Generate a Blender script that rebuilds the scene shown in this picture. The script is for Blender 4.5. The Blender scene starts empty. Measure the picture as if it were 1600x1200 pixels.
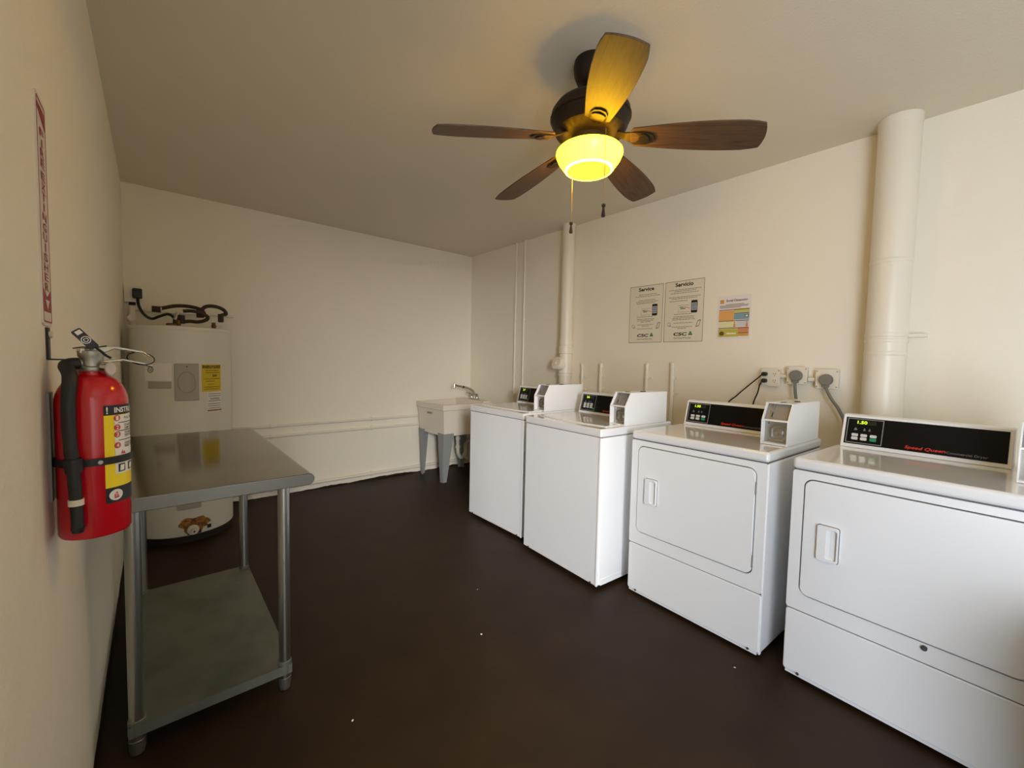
import bpy, bmesh, math, random
from mathutils import Vector, Matrix
random.seed(7)
scene = bpy.context.scene
C = scene.collection
PI = math.pi
def rad(d): return d * PI / 180

# ------------------------------------------------------------------ camera
FPX, YAW, PITCH, ROLL, CAM_H = 656.55, rad(40.481), rad(3.0394), rad(-1.2324), 1.30
_f = Vector((math.sin(YAW) * math.cos(PITCH), math.cos(YAW) * math.cos(PITCH), -math.sin(PITCH)))
_r = Vector((math.cos(YAW), -math.sin(YAW), 0))
_d = _f.cross(_r)
_r2 = math.cos(ROLL) * _r + math.sin(ROLL) * _d
_d2 = -math.sin(ROLL) * _r + math.cos(ROLL) * _d
cam = bpy.data.cameras.new('camera')
cam.sensor_fit = 'HORIZONTAL'; cam.sensor_width = 36; cam.lens = 36 * FPX / 1600; cam.clip_start = 0.02
camo = bpy.data.objects.new('camera', cam); C.objects.link(camo)
_m = Matrix((_r2, -_d2, -_f)).transposed().to_4x4(); _m.translation = (0, 0, CAM_H)
camo.matrix_world = _m
scene.camera = camo

# ------------------------------------------------------------------ room size
XL, XR, YB, YF, H = -0.165, 3.030, 4.363, -1.90, 2.584
DOOR_Y0, DOOR_Y1, DOOR_Z, WT = -1.85, -0.62, 2.06, 0.12      # doorway in the left wall behind the camera

# ------------------------------------------------------------------ world and daylight
w = bpy.data.worlds.new('sky'); scene.world = w; w.use_nodes = True
bg = w.node_tree.nodes['Background']; bg.inputs[0].default_value = (.72, .85, 1, 1); bg.inputs[1].default_value = 0.8
def area_light(name, loc, direction, sx, sy, energy, color):
    l = bpy.data.lights.new(name, 'AREA'); l.shape = 'RECTANGLE'; l.size = sx; l.size_y = sy
    l.energy = energy; l.color = color
    o = bpy.data.objects.new(name, l); C.objects.link(o); o.location = loc
    o.rotation_euler = Vector(direction).to_track_quat('-Z', 'Y').to_euler()
    return o
# daylight through the open doorway: open sky straight outside, and the brighter sky above the yard farther off
SKY_NEAR, SKY_FAR, LAMP = 55, 1180, 10.5
SKY_NEAR_C, SKY_FAR_C, LAMP_C = (.83, .89, 1.0), (1.0, .98, .97), (1.0, .51, .004)
DOOR_YC = (DOOR_Y0 + DOOR_Y1) / 2
area_light('doorway_daylight', (XL - WT - 0.10, DOOR_YC, 1.05), (1, 0.35, -.06), 1.1, 2.0, SKY_NEAR, SKY_NEAR_C)
area_light('outdoor_skylight', (-1.76, -5.07, 2.55), (.46, .885, -.18), 2.35, 1.7, SKY_FAR, SKY_FAR_C)
scene.view_settings.view_transform = 'Standard'
scene.view_settings.look = 'None'
scene.view_settings.gamma = 1.0
scene.view_settings.exposure = 0.28
scene.view_settings.use_curve_mapping = False
scene.cycles.max_bounces = 10
scene.cycles.diffuse_bounces = 6
scene.cycles.sample_clamp_indirect = 6

# ------------------------------------------------------------------ materials
def lin(c):
    return tuple(((x / 255) / 12.92 if x / 255 <= .04045 else ((x / 255 + .055) / 1.055) ** 2.4) for x in c[:3]) + (1,)
def mat(name, rgb, rough=.5, metal=0, spec=.5, coat=0, emit=None, es=0, bump=None, mottle=None, srgb=True, aniso=0):
    m = bpy.data.materials.new(name); m.use_nodes = True
    nt = m.node_tree; b = nt.nodes['Principled BSDF']
    col = lin(rgb) if srgb else tuple(rgb) + (1,)
    b.inputs['Base Color'].default_value = col
    b.inputs['Roughness'].default_value = rough; b.inputs['Metallic'].default_value = metal
    b.inputs['Specular IOR Level'].default_value = spec
    b.inputs['Coat Weight'].default_value = coat; b.inputs['Coat Roughness'].default_value = .06
    if emit:
        b.inputs['Emission Color'].default_value = lin(emit); b.inputs['Emission Strength'].default_value = es
    tc = nt.nodes.new('ShaderNodeTexCoord')
    if mottle:      # (scale, amount, second colour)
        n = nt.nodes.new('ShaderNodeTexNoise'); n.inputs['Scale'].default_value = mottle[0]; n.inputs['Detail'].default_value = 6
        nt.links.new(tc.outputs['Object'], n.inputs['Vector'])
        r = nt.nodes.new('ShaderNodeValToRGB'); r.color_ramp.elements[0].position = mottle[1][0]; r.color_ramp.elements[1].position = mottle[1][1]
        r.color_ramp.elements[0].color = col; r.color_ramp.elements[1].color = lin(mottle[2])
        nt.links.new(n.outputs['Fac'], r.inputs['Fac']); nt.links.new(r.outputs['Color'], b.inputs['Base Color'])
    if bump:        # list of (scale, strength, distance)
        prev = None
        for sc, st, di in bump:
            n = nt.nodes.new('ShaderNodeTexNoise'); n.inputs['Scale'].default_value = sc; n.inputs['Detail'].default_value = 4
            nt.links.new(tc.outputs['Object'], n.inputs['Vector'])
            bp = nt.nodes.new('ShaderNodeBump'); bp.inputs['Strength'].default_value = st; bp.inputs['Distance'].default_value = di
            nt.links.new(n.outputs['Fac'], bp.inputs['Height'])
            if prev: nt.links.new(prev.outputs['Normal'], bp.inputs['Normal'])
            prev = bp
        nt.links.new(prev.outputs['Normal'], b.inputs['Normal'])
    return m
M = {}
M['wall'] = mat('wall_paint', (239, 233, 217), .55, spec=.35, bump=[(8, .45, .014), (70, .3, .003)])
M['ceil'] = mat('ceiling_paint', (228, 220, 201), .8, spec=.2, bump=[(140, .4, .003), (6, .2, .01)])
M['floor'] = mat('floor_paint', (43, 30, 18), .5, spec=.2, bump=[(40, .12, .004), (5, .1, .01)], mottle=(5, (.35, .75), (51, 37, 23)))
M['pipe'] = mat('pipe_paint', (233, 227, 212), .35, spec=.45, bump=[(25, .08, .003)])
M['enamel'] = mat('white_enamel', (240, 242, 244), .28, spec=.5)
M['lid'] = mat('glossy_enamel', (234, 235, 236), .1, spec=.6, coat=.5)
M['seam'] = mat('grey_seam', (96, 95, 98), .6)
M['screw'] = mat('dark_screw', (70, 68, 70), .5)
M['black_glass'] = mat('black_panel', (9, 8, 8), .4, spec=.2)
M['black'] = mat('black_rubber', (22, 22, 23), .5)
M['blackline'] = mat('black_ink', (24, 20, 20), .7)
M['ink_grey'] = mat('grey_ink', (112, 104, 92), .8)
M['outline'] = mat('grey_outline', (150, 150, 150), .5)
M['button'] = mat('button_white', (214, 214, 214), .4)
M['green_button'] = mat('button_green', (22, 150, 104), .4)
M['led'] = mat('green_digits', (190, 230, 30), .5, emit=(190, 235, 30), es=1.4)
M['led_back'] = mat('display_window', (30, 34, 22), .3)
M['red_text'] = mat('red_print', (226, 52, 30), .5)
M['grey_text'] = mat('grey_print', (120, 120, 124), .5)
M['chrome'] = mat('chrome', (205, 203, 198), .16, metal=1)
M['satin'] = mat('satin_steel', (178, 176, 168), .45, metal=1)
M['bay'] = mat('bay_metal', (150, 148, 144), .6, metal=.5)
M['steel'] = mat('brushed_steel', (150, 145, 133), .11, metal=1, bump=[(60, .05, .001)], mottle=(4, (.4, .7), (134, 131, 122)))
M['lip'] = mat('steel_edge', (126, 125, 119), .38, metal=1)
M['galv'] = mat('galvanized_steel', (128, 131, 122), .5, metal=.75, mottle=(7, (.45, .72), (112, 114, 105)))
M['steel_leg'] = mat('steel_tube', (172, 174, 168), .3, metal=1)
M['foot'] = mat('foot_steel', (120, 118, 110), .45, metal=.8)
M['red'] = mat('extinguisher_red', (196, 12, 28), .2, spec=.5, coat=.4)
M['yellow'] = mat('label_yellow', (250, 222, 10), .5)
M['white'] = mat('label_white', (236, 233, 228), .55)
M['cream'] = mat('band_white', (222, 214, 196), .6)
M['label_black'] = mat('label_black', (28, 26, 28), .45)
M['label_red'] = mat('label_red', (205, 70, 70), .5)
M['wood'] = None
M['bronze'] = mat('dark_bronze', (50, 42, 34), .5, metal=.6)
M['bronze_dark'] = mat('dark_slot', (18, 15, 12), .6)
M['heater'] = mat('heater_enamel', (222, 220, 208), .42, mottle=(3, (.4, .8), (214, 211, 198)))
M['heater_cover'] = mat('heater_cover_grey', (172, 164, 152), .5)
M['heater_dark'] = mat('heater_base', (34, 26, 20), .7)
M['rust'] = mat('rust', (170, 118, 52), .85, mottle=(45, (.4, .65), (98, 62, 34)))
M['eguide'] = mat('energy_yellow', (214, 186, 30), .6)
M['foam'] = mat('pipe_insulation', (58, 42, 30), .75)
M['copper'] = mat('copper_tarnished', (120, 84, 52), .5, metal=.8)
M['tub'] = mat('tub_plastic', (226, 218, 204), .4)
M['tub_leg'] = mat('tub_leg_grey', (142, 146, 144), .5)
M['cord_grey'] = mat('cord_grey', (124, 120, 112), .55)
M['plate'] = mat('outlet_plastic', (230, 224, 208), .4)
M['paper'] = mat('paper_cream', (226, 220, 200), .75)
M['paper2'] = mat('paper_white', (232, 224, 222), .75)
M['sign_white'] = mat('sign_white', (214, 204, 192), .45)
M['sign_red'] = mat('sign_red', (140, 22, 40), .45)
M['lint'] = mat('lint', (220, 215, 205), .9)
M['bracket'] = mat('bracket_black', (40, 36, 36), .45, metal=.4)
M['clear'] = mat('gauge_glass', (200, 190, 188), .1, spec=.7)
M['darkwood'] = mat('chain_fob', (40, 24, 18), .4)
M['chain'] = mat('brass_chain', (196, 170, 110), .35, metal=.9)
def poster_col(n, c): M[n] = mat('print_' + n, c, .75)
for n, c in (('p_orange', (226, 168, 96)), ('p_lime', (200, 196, 110)), ('p_blue', (126, 160, 170)), ('p_pale', (226, 224, 170)),
             ('p_lav', (208, 206, 210)), ('p_olive', (192, 184, 78)), ('p_rust', (212, 138, 96)), ('p_gold', (212, 160, 60)), ('p_brown', (112, 74, 44)),
             ('p_green', (52, 120, 70)), ('p_screen', (168, 172, 186))): poster_col(n, c)
# wood grain for the fan blades
def wood():
    m = bpy.data.materials.new('blade_wood'); m.use_nodes = True; nt = m.node_tree; b = nt.nodes['Principled BSDF']
    tc = nt.nodes.new('ShaderNodeTexCoord'); mp = nt.nodes.new('ShaderNodeMapping'); mp.inputs['Scale'].default_value = (2.2, 26, 10)
    n = nt.nodes.new('ShaderNodeTexNoise'); n.inputs['Scale'].default_value = 3.2; n.inputs['Detail'].default_value = 7; n.inputs['Distortion'].default_value = 1.1
    r = nt.nodes.new('ShaderNodeValToRGB'); r.color_ramp.elements[0].position = .3; r.color_ramp.elements[1].position = .72
    r.color_ramp.elements[0].color = lin((62, 44, 29)); r.color_ramp.elements[1].color = lin((101, 74, 49))
    nt.links.new(tc.outputs['Object'], mp.inputs['Vector']); nt.links.new(mp.outputs['Vector'], n.inputs['Vector'])
    nt.links.new(n.outputs['Fac'], r.inputs['Fac']); nt.links.new(r.outputs['Color'], b.inputs['Base Color'])
    b.inputs['Roughness'].default_value = .5
    return m
M['wood'] = wood()
# lit glass bowl of the fan lamp
def bowl_mat(name, k, white=0):
    m = bpy.data.materials.new(name); m.use_nodes = True; b = m.node_tree.nodes['Principled BSDF']
    b.inputs['Base Color'].default_value = lin((240, 220, 140)); b.inputs['Roughness'].default_value = .25
    c = [x + (1 - x) * white for x in LAMP_C]
    b.inputs['Emission Color'].default_value = (*c, 1); b.inputs['Emission Strength'].default_value = LAMP * k
    return m
M['bowl'] = bowl_mat('lit_amber_glass', 2.4); M['bowl_edge'] = bowl_mat('lit_glass_edge', 3.4, .02); M['bowl_bottom'] = bowl_mat('lit_glass_base', .12)

# ------------------------------------------------------------------ mesh helpers
def newbm(): return bmesh.new()
def box(bm, x0, x1, y0, y1, z0, z1):
    vs = [bm.verts.new((x, y, z)) for x in (x0, x1) for y in (y0, y1) for z in (z0, z1)]
    for f in ((0, 1, 3, 2), (4, 6, 7, 5), (0, 4, 5, 1), (2, 3, 7, 6), (0, 2, 6, 4), (1, 5, 7, 3)):
        bm.faces.new([vs[i] for i in f])
    return bm
def basis(d):
    d = Vector(d).normalized(); a = Vector((0, 0, 1)) if abs(d.z) < .9 else Vector((1, 0, 0))
    u = d.cross(a).normalized(); return u, d.cross(u).normalized(), d
def cyl(bm, p0, p1, r0, r1=None, n=24, caps=True):
    r1 = r0 if r1 is None else r1
    p0, p1 = Vector(p0), Vector(p1); u, v, d = basis(p1 - p0)
    A = [bm.verts.new(p0 + r0 * (math.cos(2 * PI * i / n) * u + math.sin(2 * PI * i / n) * v)) for i in range(n)]
    B = [bm.verts.new(p1 + r1 * (math.cos(2 * PI * i / n) * u + math.sin(2 * PI * i / n) * v)) for i in range(n)]
    for i in range(n): bm.faces.new((A[i], A[(i + 1) % n], B[(i + 1) % n], B[i]))
    if caps: bm.faces.new(A[::-1]); bm.faces.new(B)
    return bm
def lathe(bm, prof, c=(0, 0, 0), n=48, cap0=True, cap1=True):
    rings = [[bm.verts.new((c[0] + r * math.cos(2 * PI * i / n), c[1] + r * math.sin(2 * PI * i / n), c[2] + z)) for i in range(n)] for r, z in prof]
    for a, b in zip(rings, rings[1:]):
        for i in range(n): bm.faces.new((a[i], a[(i + 1) % n], b[(i + 1) % n], b[i]))
    if cap0: bm.faces.new(rings[0][::-1])
    if cap1: bm.faces.new(rings[-1])
    return bm
def spline(pts, k=6):
    pts = [Vector(p) for p in pts]; P = [pts[0]] + pts + [pts[-1]]; out = []
    for i in range(1, len(P) - 2):
        for j in range(k):
            t = j / k; a, b, c, d = P[i - 1], P[i], P[i + 1], P[i + 2]
            out.append(.5 * ((2 * b) + (c - a) * t + (2 * a - 5 * b + 4 * c - d) * t * t + (3 * b - a - 3 * c + d) * t ** 3))
    out.append(pts[-1]); return out
def tube(bm, pts, r, n=12, smooth=6):
    pts = spline(pts, smooth) if smooth else [Vector(p) for p in pts]
    rings = []; prev = None
    for i, p in enumerate(pts):
        t = (pts[min(i + 1, len(pts) - 1)] - pts[max(i - 1, 0)]).normalized()
        if prev is None: u = basis(t)[0]
        else: u = (prev - t * prev.dot(t)).normalized()
        prev = u; v = t.cross(u)
        rr = r(i / (len(pts) - 1)) if callable(r) else r
        rings.append([bm.verts.new(p + rr * (math.cos(2 * PI * k / n) * u + math.sin(2 * PI * k / n) * v)) for k in range(n)])
    for a, b in zip(rings, rings[1:]):
        for k in range(n): bm.faces.new((a[k], a[(k + 1) % n], b[(k + 1) % n], b[k]))
    bm.faces.new(rings[0][::-1]); bm.faces.new(rings[-1])
    return bm
def rrect(w, h, r, n=5, cx=0, cy=0):
    out = []
    for sx, sy, a0 in ((1, 1, 0), (-1, 1, 90), (-1, -1, 180), (1, -1, 270)):
        for i in range(n + 1):
            a = rad(a0 + 90 * i / n)
            out.append((cx + sx * (w / 2 - r) + r * math.cos(a), cy + sy * (h / 2 - r) + r * math.sin(a)))
    return out
def prism(bm, poly, fn, t0, t1):
    """poly in (u,v); fn(u,v,t)->xyz ; extruded from t0 to t1"""
    A = [bm.verts.new(fn(u, v, t0)) for u, v in poly]; B = [bm.verts.new(fn(u, v, t1)) for u, v in poly]
    n = len(poly)
    for i in range(n): bm.faces.new((A[i], A[(i + 1) % n], B[(i + 1) % n], B[i]))
    bm.faces.new(A[::-1]); bm.faces.new(B)
    return bm
def frame_prism(bm, outer, inner, fn, t0, t1):
    n = len(outer)
    A, B, Ci, D = ([bm.verts.new(fn(u, v, t)) for u, v in p] for p, t in ((outer, t0), (outer, t1), (inner, t0), (inner, t1)))
    for i in range(n):
        j = (i + 1) % n
        bm.faces.new((A[i], A[j], B[j], B[i])); bm.faces.new((Ci[j], Ci[i], D[i], D[j]))
        bm.faces.new((B[i], B[j], D[j], D[i])); bm.faces.new((A[j], A[i], Ci[i], Ci[j]))
    return bm
def obj(name, bm, m, parent=None, smooth=False, bevel=0, seg=2, angle=35):
    bmesh.ops.recalc_face_normals(bm, faces=bm.faces)
    me = bpy.data.meshes.new(name); bm.to_mesh(me); bm.free()
    me.materials.append(M[m] if isinstance(m, str) else m)
    o = bpy.data.objects.new(name, me); C.objects.link(o)
    if parent: o.parent = parent
    if bevel:
        b = o.modifiers.new('bevel', 'BEVEL'); b.width = bevel; b.segments = seg; b.limit_method = 'ANGLE'; b.angle_limit = rad(40); b.harden_normals = True
        smooth = True
    if smooth:
        me.polygons.foreach_set('use_smooth', [True] * len(me.polygons))
        me.set_sharp_from_angle(angle=rad(angle)) if not bevel else me.set_sharp_from_angle(angle=rad(70))
    return o
def tag(o, label, cat, group=None):
    o['label'] = label; o['category'] = cat
    if group: o['group'] = group
    return o
def thing(name, label, cat, loc=(0, 0, 0), rz=0, group=None):
    o = bpy.data.objects.new(name, None); C.objects.link(o); o.location = loc; o.rotation_euler = (0, 0, rz); o.empty_display_size = .05
    return tag(o, label, cat, group)
def stuff(o): o['kind'] = 'stuff'; return o      # print too fine to tell its marks apart
def struct(name, bm, m, **k):
    o = obj(name, bm, m, **k); o['kind'] = 'structure'; return o
_tcache = {}
def text_geo(body, bold=0):
    if (body, bold) in _tcache: return _tcache[(body, bold)]
    cu = bpy.data.curves.new('t', 'FONT'); cu.body = body; cu.size = 1; cu.resolution_u = 3; cu.offset = bold
    o = bpy.data.objects.new('t', cu); C.objects.link(o)
    dg = bpy.context.evaluated_depsgraph_get(); me = o.evaluated_get(dg).to_mesh()
    vs = [(v.co.x, v.co.y) for v in me.vertices]; fs = [tuple(p.vertices) for p in me.polygons]
    o.evaluated_get(dg).to_mesh_clear(); bpy.data.objects.remove(o); bpy.data.curves.remove(cu)
    x0 = min(v[0] for v in vs); x1 = max(v[0] for v in vs); y0 = min(v[1] for v in vs); y1 = max(v[1] for v in vs)
    vs = [((x - x0) / (x1 - x0), (y - y0) / (y1 - y0)) for x, y in vs]
    _tcache[(body, bold)] = (vs, fs); return vs, fs
def text(bm, body, fn, u0, u1, v0, v1, shear=0, bold=.012):
    """lettering stretched to the rectangle u0..u1 x v0..v1 of the surface fn(u,v)"""
    vs, fs = text_geo(body, bold)
    V = [bm.verts.new(fn(u0 + (u1 - u0) * x + shear * y * (v1 - v0), v0 + (v1 - v0) * y)) for x, y in vs]
    for f in fs:
        try: bm.faces.new([V[i] for i in f])
        except ValueError: pass
    return bm
def flat(bm, fn, u0, u1, v0, v1, n=1):
    for i in range(n):
        a = u0 + (u1 - u0) * i / n; b = u0 + (u1 - u0) * (i + 1) / n
        bm.faces.new([bm.verts.new(fn(u, v)) for u, v in ((a, v0), (b, v0), (b, v1), (a, v1))])
    return bm
def poly(bm, fn, pts):
    bm.faces.new([bm.verts.new(fn(u, v)) for u, v in pts]); return bm
def ellipse(cu, cv, a, b, n=20): return [(cu + a * math.cos(2 * PI * i / n), cv + b * math.sin(2 * PI * i / n)) for i in range(n)]

# ================================================================== the room
struct('floor', box(newbm(), XL - WT, XR + .15, YF - .15, YB + .15, -.1, 0), 'floor')
struct('ceiling', box(newbm(), XL - WT, XR + .15, YF - .15, YB + .15, H, H + .1), 'ceil')
struct('wall_back', box(newbm(), XL - WT, XR + .15, YB, YB + .15, 0, H), 'wall')
struct('wall_right', box(newbm(), XR, XR + .15, YF - .15, YB, 0, H), 'wall')
struct('wall_front', box(newbm(), XL - WT, XR, YF - .15, YF, 0, H), 'wall')
bm = newbm()
box(bm, XL - WT, XL, DOOR_Y1, YB, 0, H); box(bm, XL - WT, XL, YF, DOOR_Y0, 0, H); box(bm, XL - WT, XL, DOOR_Y0, DOOR_Y1, DOOR_Z, H)
struct('wall_left', bm, 'wall')
# uneven brush edge of the brown floor paint, running a little up the walls
def paint_edge(name, fn, s0, s1, hmin, hmax, step=.03):
    bm = newbm(); n = int((s1 - s0) / step); h = (hmin + hmax) / 2; top = []
    for i in range(n + 1):
        h += random.uniform(-1, 1) * (hmax - hmin) * .3; h = min(max(h, hmin), hmax); top.append(h)
    for i in range(n):
        a = s0 + (s1 - s0) * i / n; b = s0 + (s1 - s0) * (i + 1) / n
        v = [bm.verts.new(fn(*p)) for p in ((a, 0, 0), (b, 0, 0), (b, top[i + 1], 0), (a, top[i], 0), (a, 0, .003), (b, 0, .003), (b, top[i + 1], .003), (a, top[i], .003))]
        for f in ((4, 5, 6, 7), (3, 2, 6, 7), (0, 1, 5, 4)): bm.faces.new([v[k] for k in f])
    return struct(name, bm, 'floor')
paint_edge('baseboard_back', lambda s, z, t: (s, YB - t, z), XL + .004, XR - .004, .004, .022)
paint_edge('baseboard_left', lambda s, z, t: (XL + t, s, z), DOOR_Y1, YB - .004, .004, .02)
paint_edge('baseboard_right', lambda s, z, t: (XR - t, s, z), YF, YB - .004, .004, .02)

# ---- painted pipes along the back wall
def rail(z, x0, x1, r, label):
    t = thing('wall_pipe', label, 'pipe', (x0, YB - r - .004, z), 0, 'painted pipes along the back wall')
    obj('pipe', cyl(newbm(), (0, 0, 0), (x1 - x0, 0, 0), r, n=16), 'pipe', t, True)
    k = 0; x = .35
    while x < x1 - x0:
        bm = newbm(); cyl(bm, (x - .01, 0, 0), (x + .01, 0, 0), r * 1.25, n=16); box(bm, x - .008, x + .008, r * .4, r + .004, -r * 1.8, r * 1.8)
        obj('clip', bm, 'pipe', t, True); x += .95
    return t
rail(.658, .46, 2.99, .0125, 'upper of two white pipes across the back wall at tub height')
rail(.562, .46, 2.99, .0125, 'lower of two white pipes across the back wall at tub height')
rail(.072, .46, 2.99, .016, 'white pipe low along the foot of the back wall')

# ================================================================== pipes on the right wall
def round_pipe(name, label, cat, y, x, r, z0, z1, group=None):
    t = thing(name, label, cat, (x, y, z0), 0, group)
    obj('pipe', cyl(newbm(), (0, 0, 0), (0, 0, z1 - z0), r, n=40), 'pipe', t, True)
    return t
# wide vent duct
t = round_pipe('vent_duct', 'wide white vent duct rising to the ceiling behind the nearest dryers', 'duct', .417, 2.936, .086, 0, H)
for z in (1.86, 1.452, 1.385):
    obj('joint', lathe(newbm(), [(.0862, z - .012), (.0885, z - .008), (.0885, z + .006), (.0862, z + .01)], n=40, cap0=False, cap1=False), 'pipe', t, True)
bm = newbm(); lathe(bm, [(.0865, 1.47), (.0895, 1.471), (.0895, 1.489), (.0865, 1.49)], n=40, cap0=False, cap1=False)
box(bm, .05, .0935, -.15, -.07, 1.472, 1.488)
obj('strap', bm, 'pipe', t, True)
obj('ceiling_collar', lathe(newbm(), [(.0865, 2.54), (.0885, 2.55), (.0895, 2.583), (.0865, 2.583)], n=40, cap0=False, cap1=False), 'pipe', t, True)
obj('screw', cyl(newbm(), (.07, -.13, 1.48), (.062, -.13, 1.48), .006, n=8), 'pipe', t)
# pvc stack with a cleanout
t = round_pipe('drain_stack', 'white drain stack with a round cleanout plug on the right wall', 'pipe', 2.703, 2.966, .0575, 0, H)
for z0, z1, r in ((1.47, 1.52, .062), (1.385, 1.455, .064), (1.20, 1.385, .0625), (1.175, 1.2, .065)):
    obj('coupling', lathe(newbm(), [(.0577, z0), (r, z0 + .002), (r, z1 - .002), (.0577, z1)], n=40, cap0=False, cap1=False), 'pipe', t, True)
a = Vector((-.93, .12, .30)).normalized(); b0 = Vector((0, 0, 1.262)); b1 = b0 + a * .105
wy = obj('cleanout_branch', cyl(newbm(), b0, b1, .05, .053, n=32), 'pipe', t, True)
bm = newbm(); cyl(bm, b1 - a * .012, b1 + a * .014, .06, .058, n=32)
u, v, d = basis(a); 
plug = obj('cleanout_plug', bm, 'pipe', t, True)
bm = newbm(); cyl(bm, b1 + a * .014, b1 + a * .03, .017, .015, n=4); obj('wrench_lug', bm, 'pipe', plug)
obj('ceiling_collar', lathe(newbm(), [(.058, 2.56), (.0605, 2.565), (.062, 2.583), (.058, 2.583)], n=40, cap0=False, cap1=False), 'pipe', t, True)
# two thin risers
for y, lb in ((3.50, 'thin white riser pipe nearer the corner of the right wall'), (3.362, 'thin white riser pipe nearer the drain stack')):
    t = round_pipe('riser_pipe', lb, 'pipe', y, 3.014, .0105, 0, H, 'thin risers on the right wall')
    for z in (.95, 1.75): obj('clip', box(newbm(), -.013, .0155, -.013, .013, z, z + .016), 'pipe', t, bevel=.003)
# four capped stubs
for y, ztop, r, lb in ((2.53, 1.283, .0125, 'short capped white stub pipe just right of the drain stack'), (2.32, 1.295, .014, 'short capped white stub pipe behind the console of the front washer'),
                       (1.862, 1.30, .0145, 'short capped white stub pipe left of the one by the dryer'), (1.645, 1.305, .0155, 'short capped white stub pipe behind the coin box beside the dryer')):
    t = round_pipe('stub_pipe', lb, 'pipe', y, 3.008, r, 0, ztop, 'capped stub pipes behind the washers')
    obj('cap', lathe(newbm(), [(r * 1.0, ztop - .03), (r * 1.18, ztop - .028), (r * 1.18, ztop + .003), (r * .8, ztop + .01)], n=20), 'pipe', t, True)
    for z in (ztop - .11, ztop - .23):
        bm = newbm(); cyl(bm, (0, 0, z), (0, 0, z + .016), r * 1.35, n=16); box(bm, .006, .0215, -r * 2.6, r * 1.6, z + .001, z + .015)
        obj('clamp', bm, 'pipe', t, True)

# ================================================================== washers and dryers
DECK, RIM, DEPTH = .932, .884, .68
def console(t, left, right, dryer, shown):
    """control console standing at the back of the deck; local x runs into the machine"""
    x0, x1, zb, zt = .485, .525, DECK + .001, 1.085
    prof = [(x0, zb), (x0 + .003, zb + .004), (x1, zt - .006), (x1 + .012, zt), (x1 + .10, zt - .004), (x1 + .125, zb)]
    body = obj('console', prism(newbm(), prof, lambda u, v, s: (u, s, v), right, left), 'enamel', t, bevel=.004)
    nx, nz = -(zt - .006 - zb - .004), (x1 - x0 - .003); L = math.hypot(nx, nz); nx, nz = nx / L, nz / L
    def face(y, h, off=0): # y along the console, h 0..1 up the slope
        return (x0 + .003 + (x1 - x0 - .003) * h + nx * off, y, zb + .004 + (zt - zb - .010) * h + nz * off)
    def S(off): return lambda u, v, s=0: face(u, v, off)
    P = lambda u, v, s: face(u, v, s)
    pan = obj('panel', prism(newbm(), [(right + .012, .085), (left - .012, .085), (left - .012, .94), (right + .012, .94)], P, -.002, .0022), 'black_glass', t)
    k0, k1 = left - .018, left - .018 - .132
    fl = lambda u: k0 + (k1 - k0) * u       # keypad: u 0..1 left to right, v 0..1
    def K(off): return lambda u, v: face(fl(u), .12 + .79 * v, off)
    # outline
    bm = newbm(); e = .022; ev = .026
    for q in ((0, 1, 0, ev), (0, 1, 1 - ev, 1), (0, e, 0, 1), (1 - e, 1, 0, 1)): flat(bm, K(.0028), *q)
    obj('keypad_outline', bm, 'outline', t)
    obj('display', flat(newbm(), K(.0026), .26, .80, .77, .93), 'led_back', t)
    bm = newbm(); text(bm, shown, K(.0032), .28, .28 + (.27 if len(shown) > 2 else .22), .79, .915, .03); obj('display_digits', bm, 'led', t)
    for u, wd in ((.25, .10), (.5, .07), (.64, .06)):
        obj('indicator_mark', poly(newbm(), K(.0028), [(u - wd / 2, .52), (u + wd / 2, .52), (u + wd * .2, .62), (u - wd * .2, .62)]), 'grey_text', t)
    def button(cu, cv, wd, hg, m):
        bm = newbm(); prism(bm, rrect(wd, hg, min(wd, hg) * .25, 3, cu, cv), lambda u, v, s: face(fl(u), .12 + .79 * v, s), .0022, .0048)
        return obj('button', bm, m, t)
    if dryer:
        for i, u in enumerate((.25, .5, .76)):
            button(u, .33, .18, .11, 'button'); button(u, .19, .18, .12, 'green_button' if i == 2 else 'button')
    else:
        for u in (.25, .49, .73):
            for v in (.43, .32, .21): button(u, v, .17, .095, 'button')
        button(.9, .16, .15, .10, 'green_button')
    # maker's lettering
    bm = newbm(); y0 = left - .225; text(bm, 'Speed Queen', lambda u, v: face(u, v, .003), y0, y0 - .125, .13, .245, -.05); obj('brand_lettering', bm, 'red_text', t)
    bm = newbm(); text(bm, 'Commercial ' + ('Dryer' if dryer else 'Washer'), lambda u, v: face(u, v, .003), y0 - .13, y0 - .245, .13, .215); obj('small_lettering', bm, 'grey_text', t)
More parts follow.
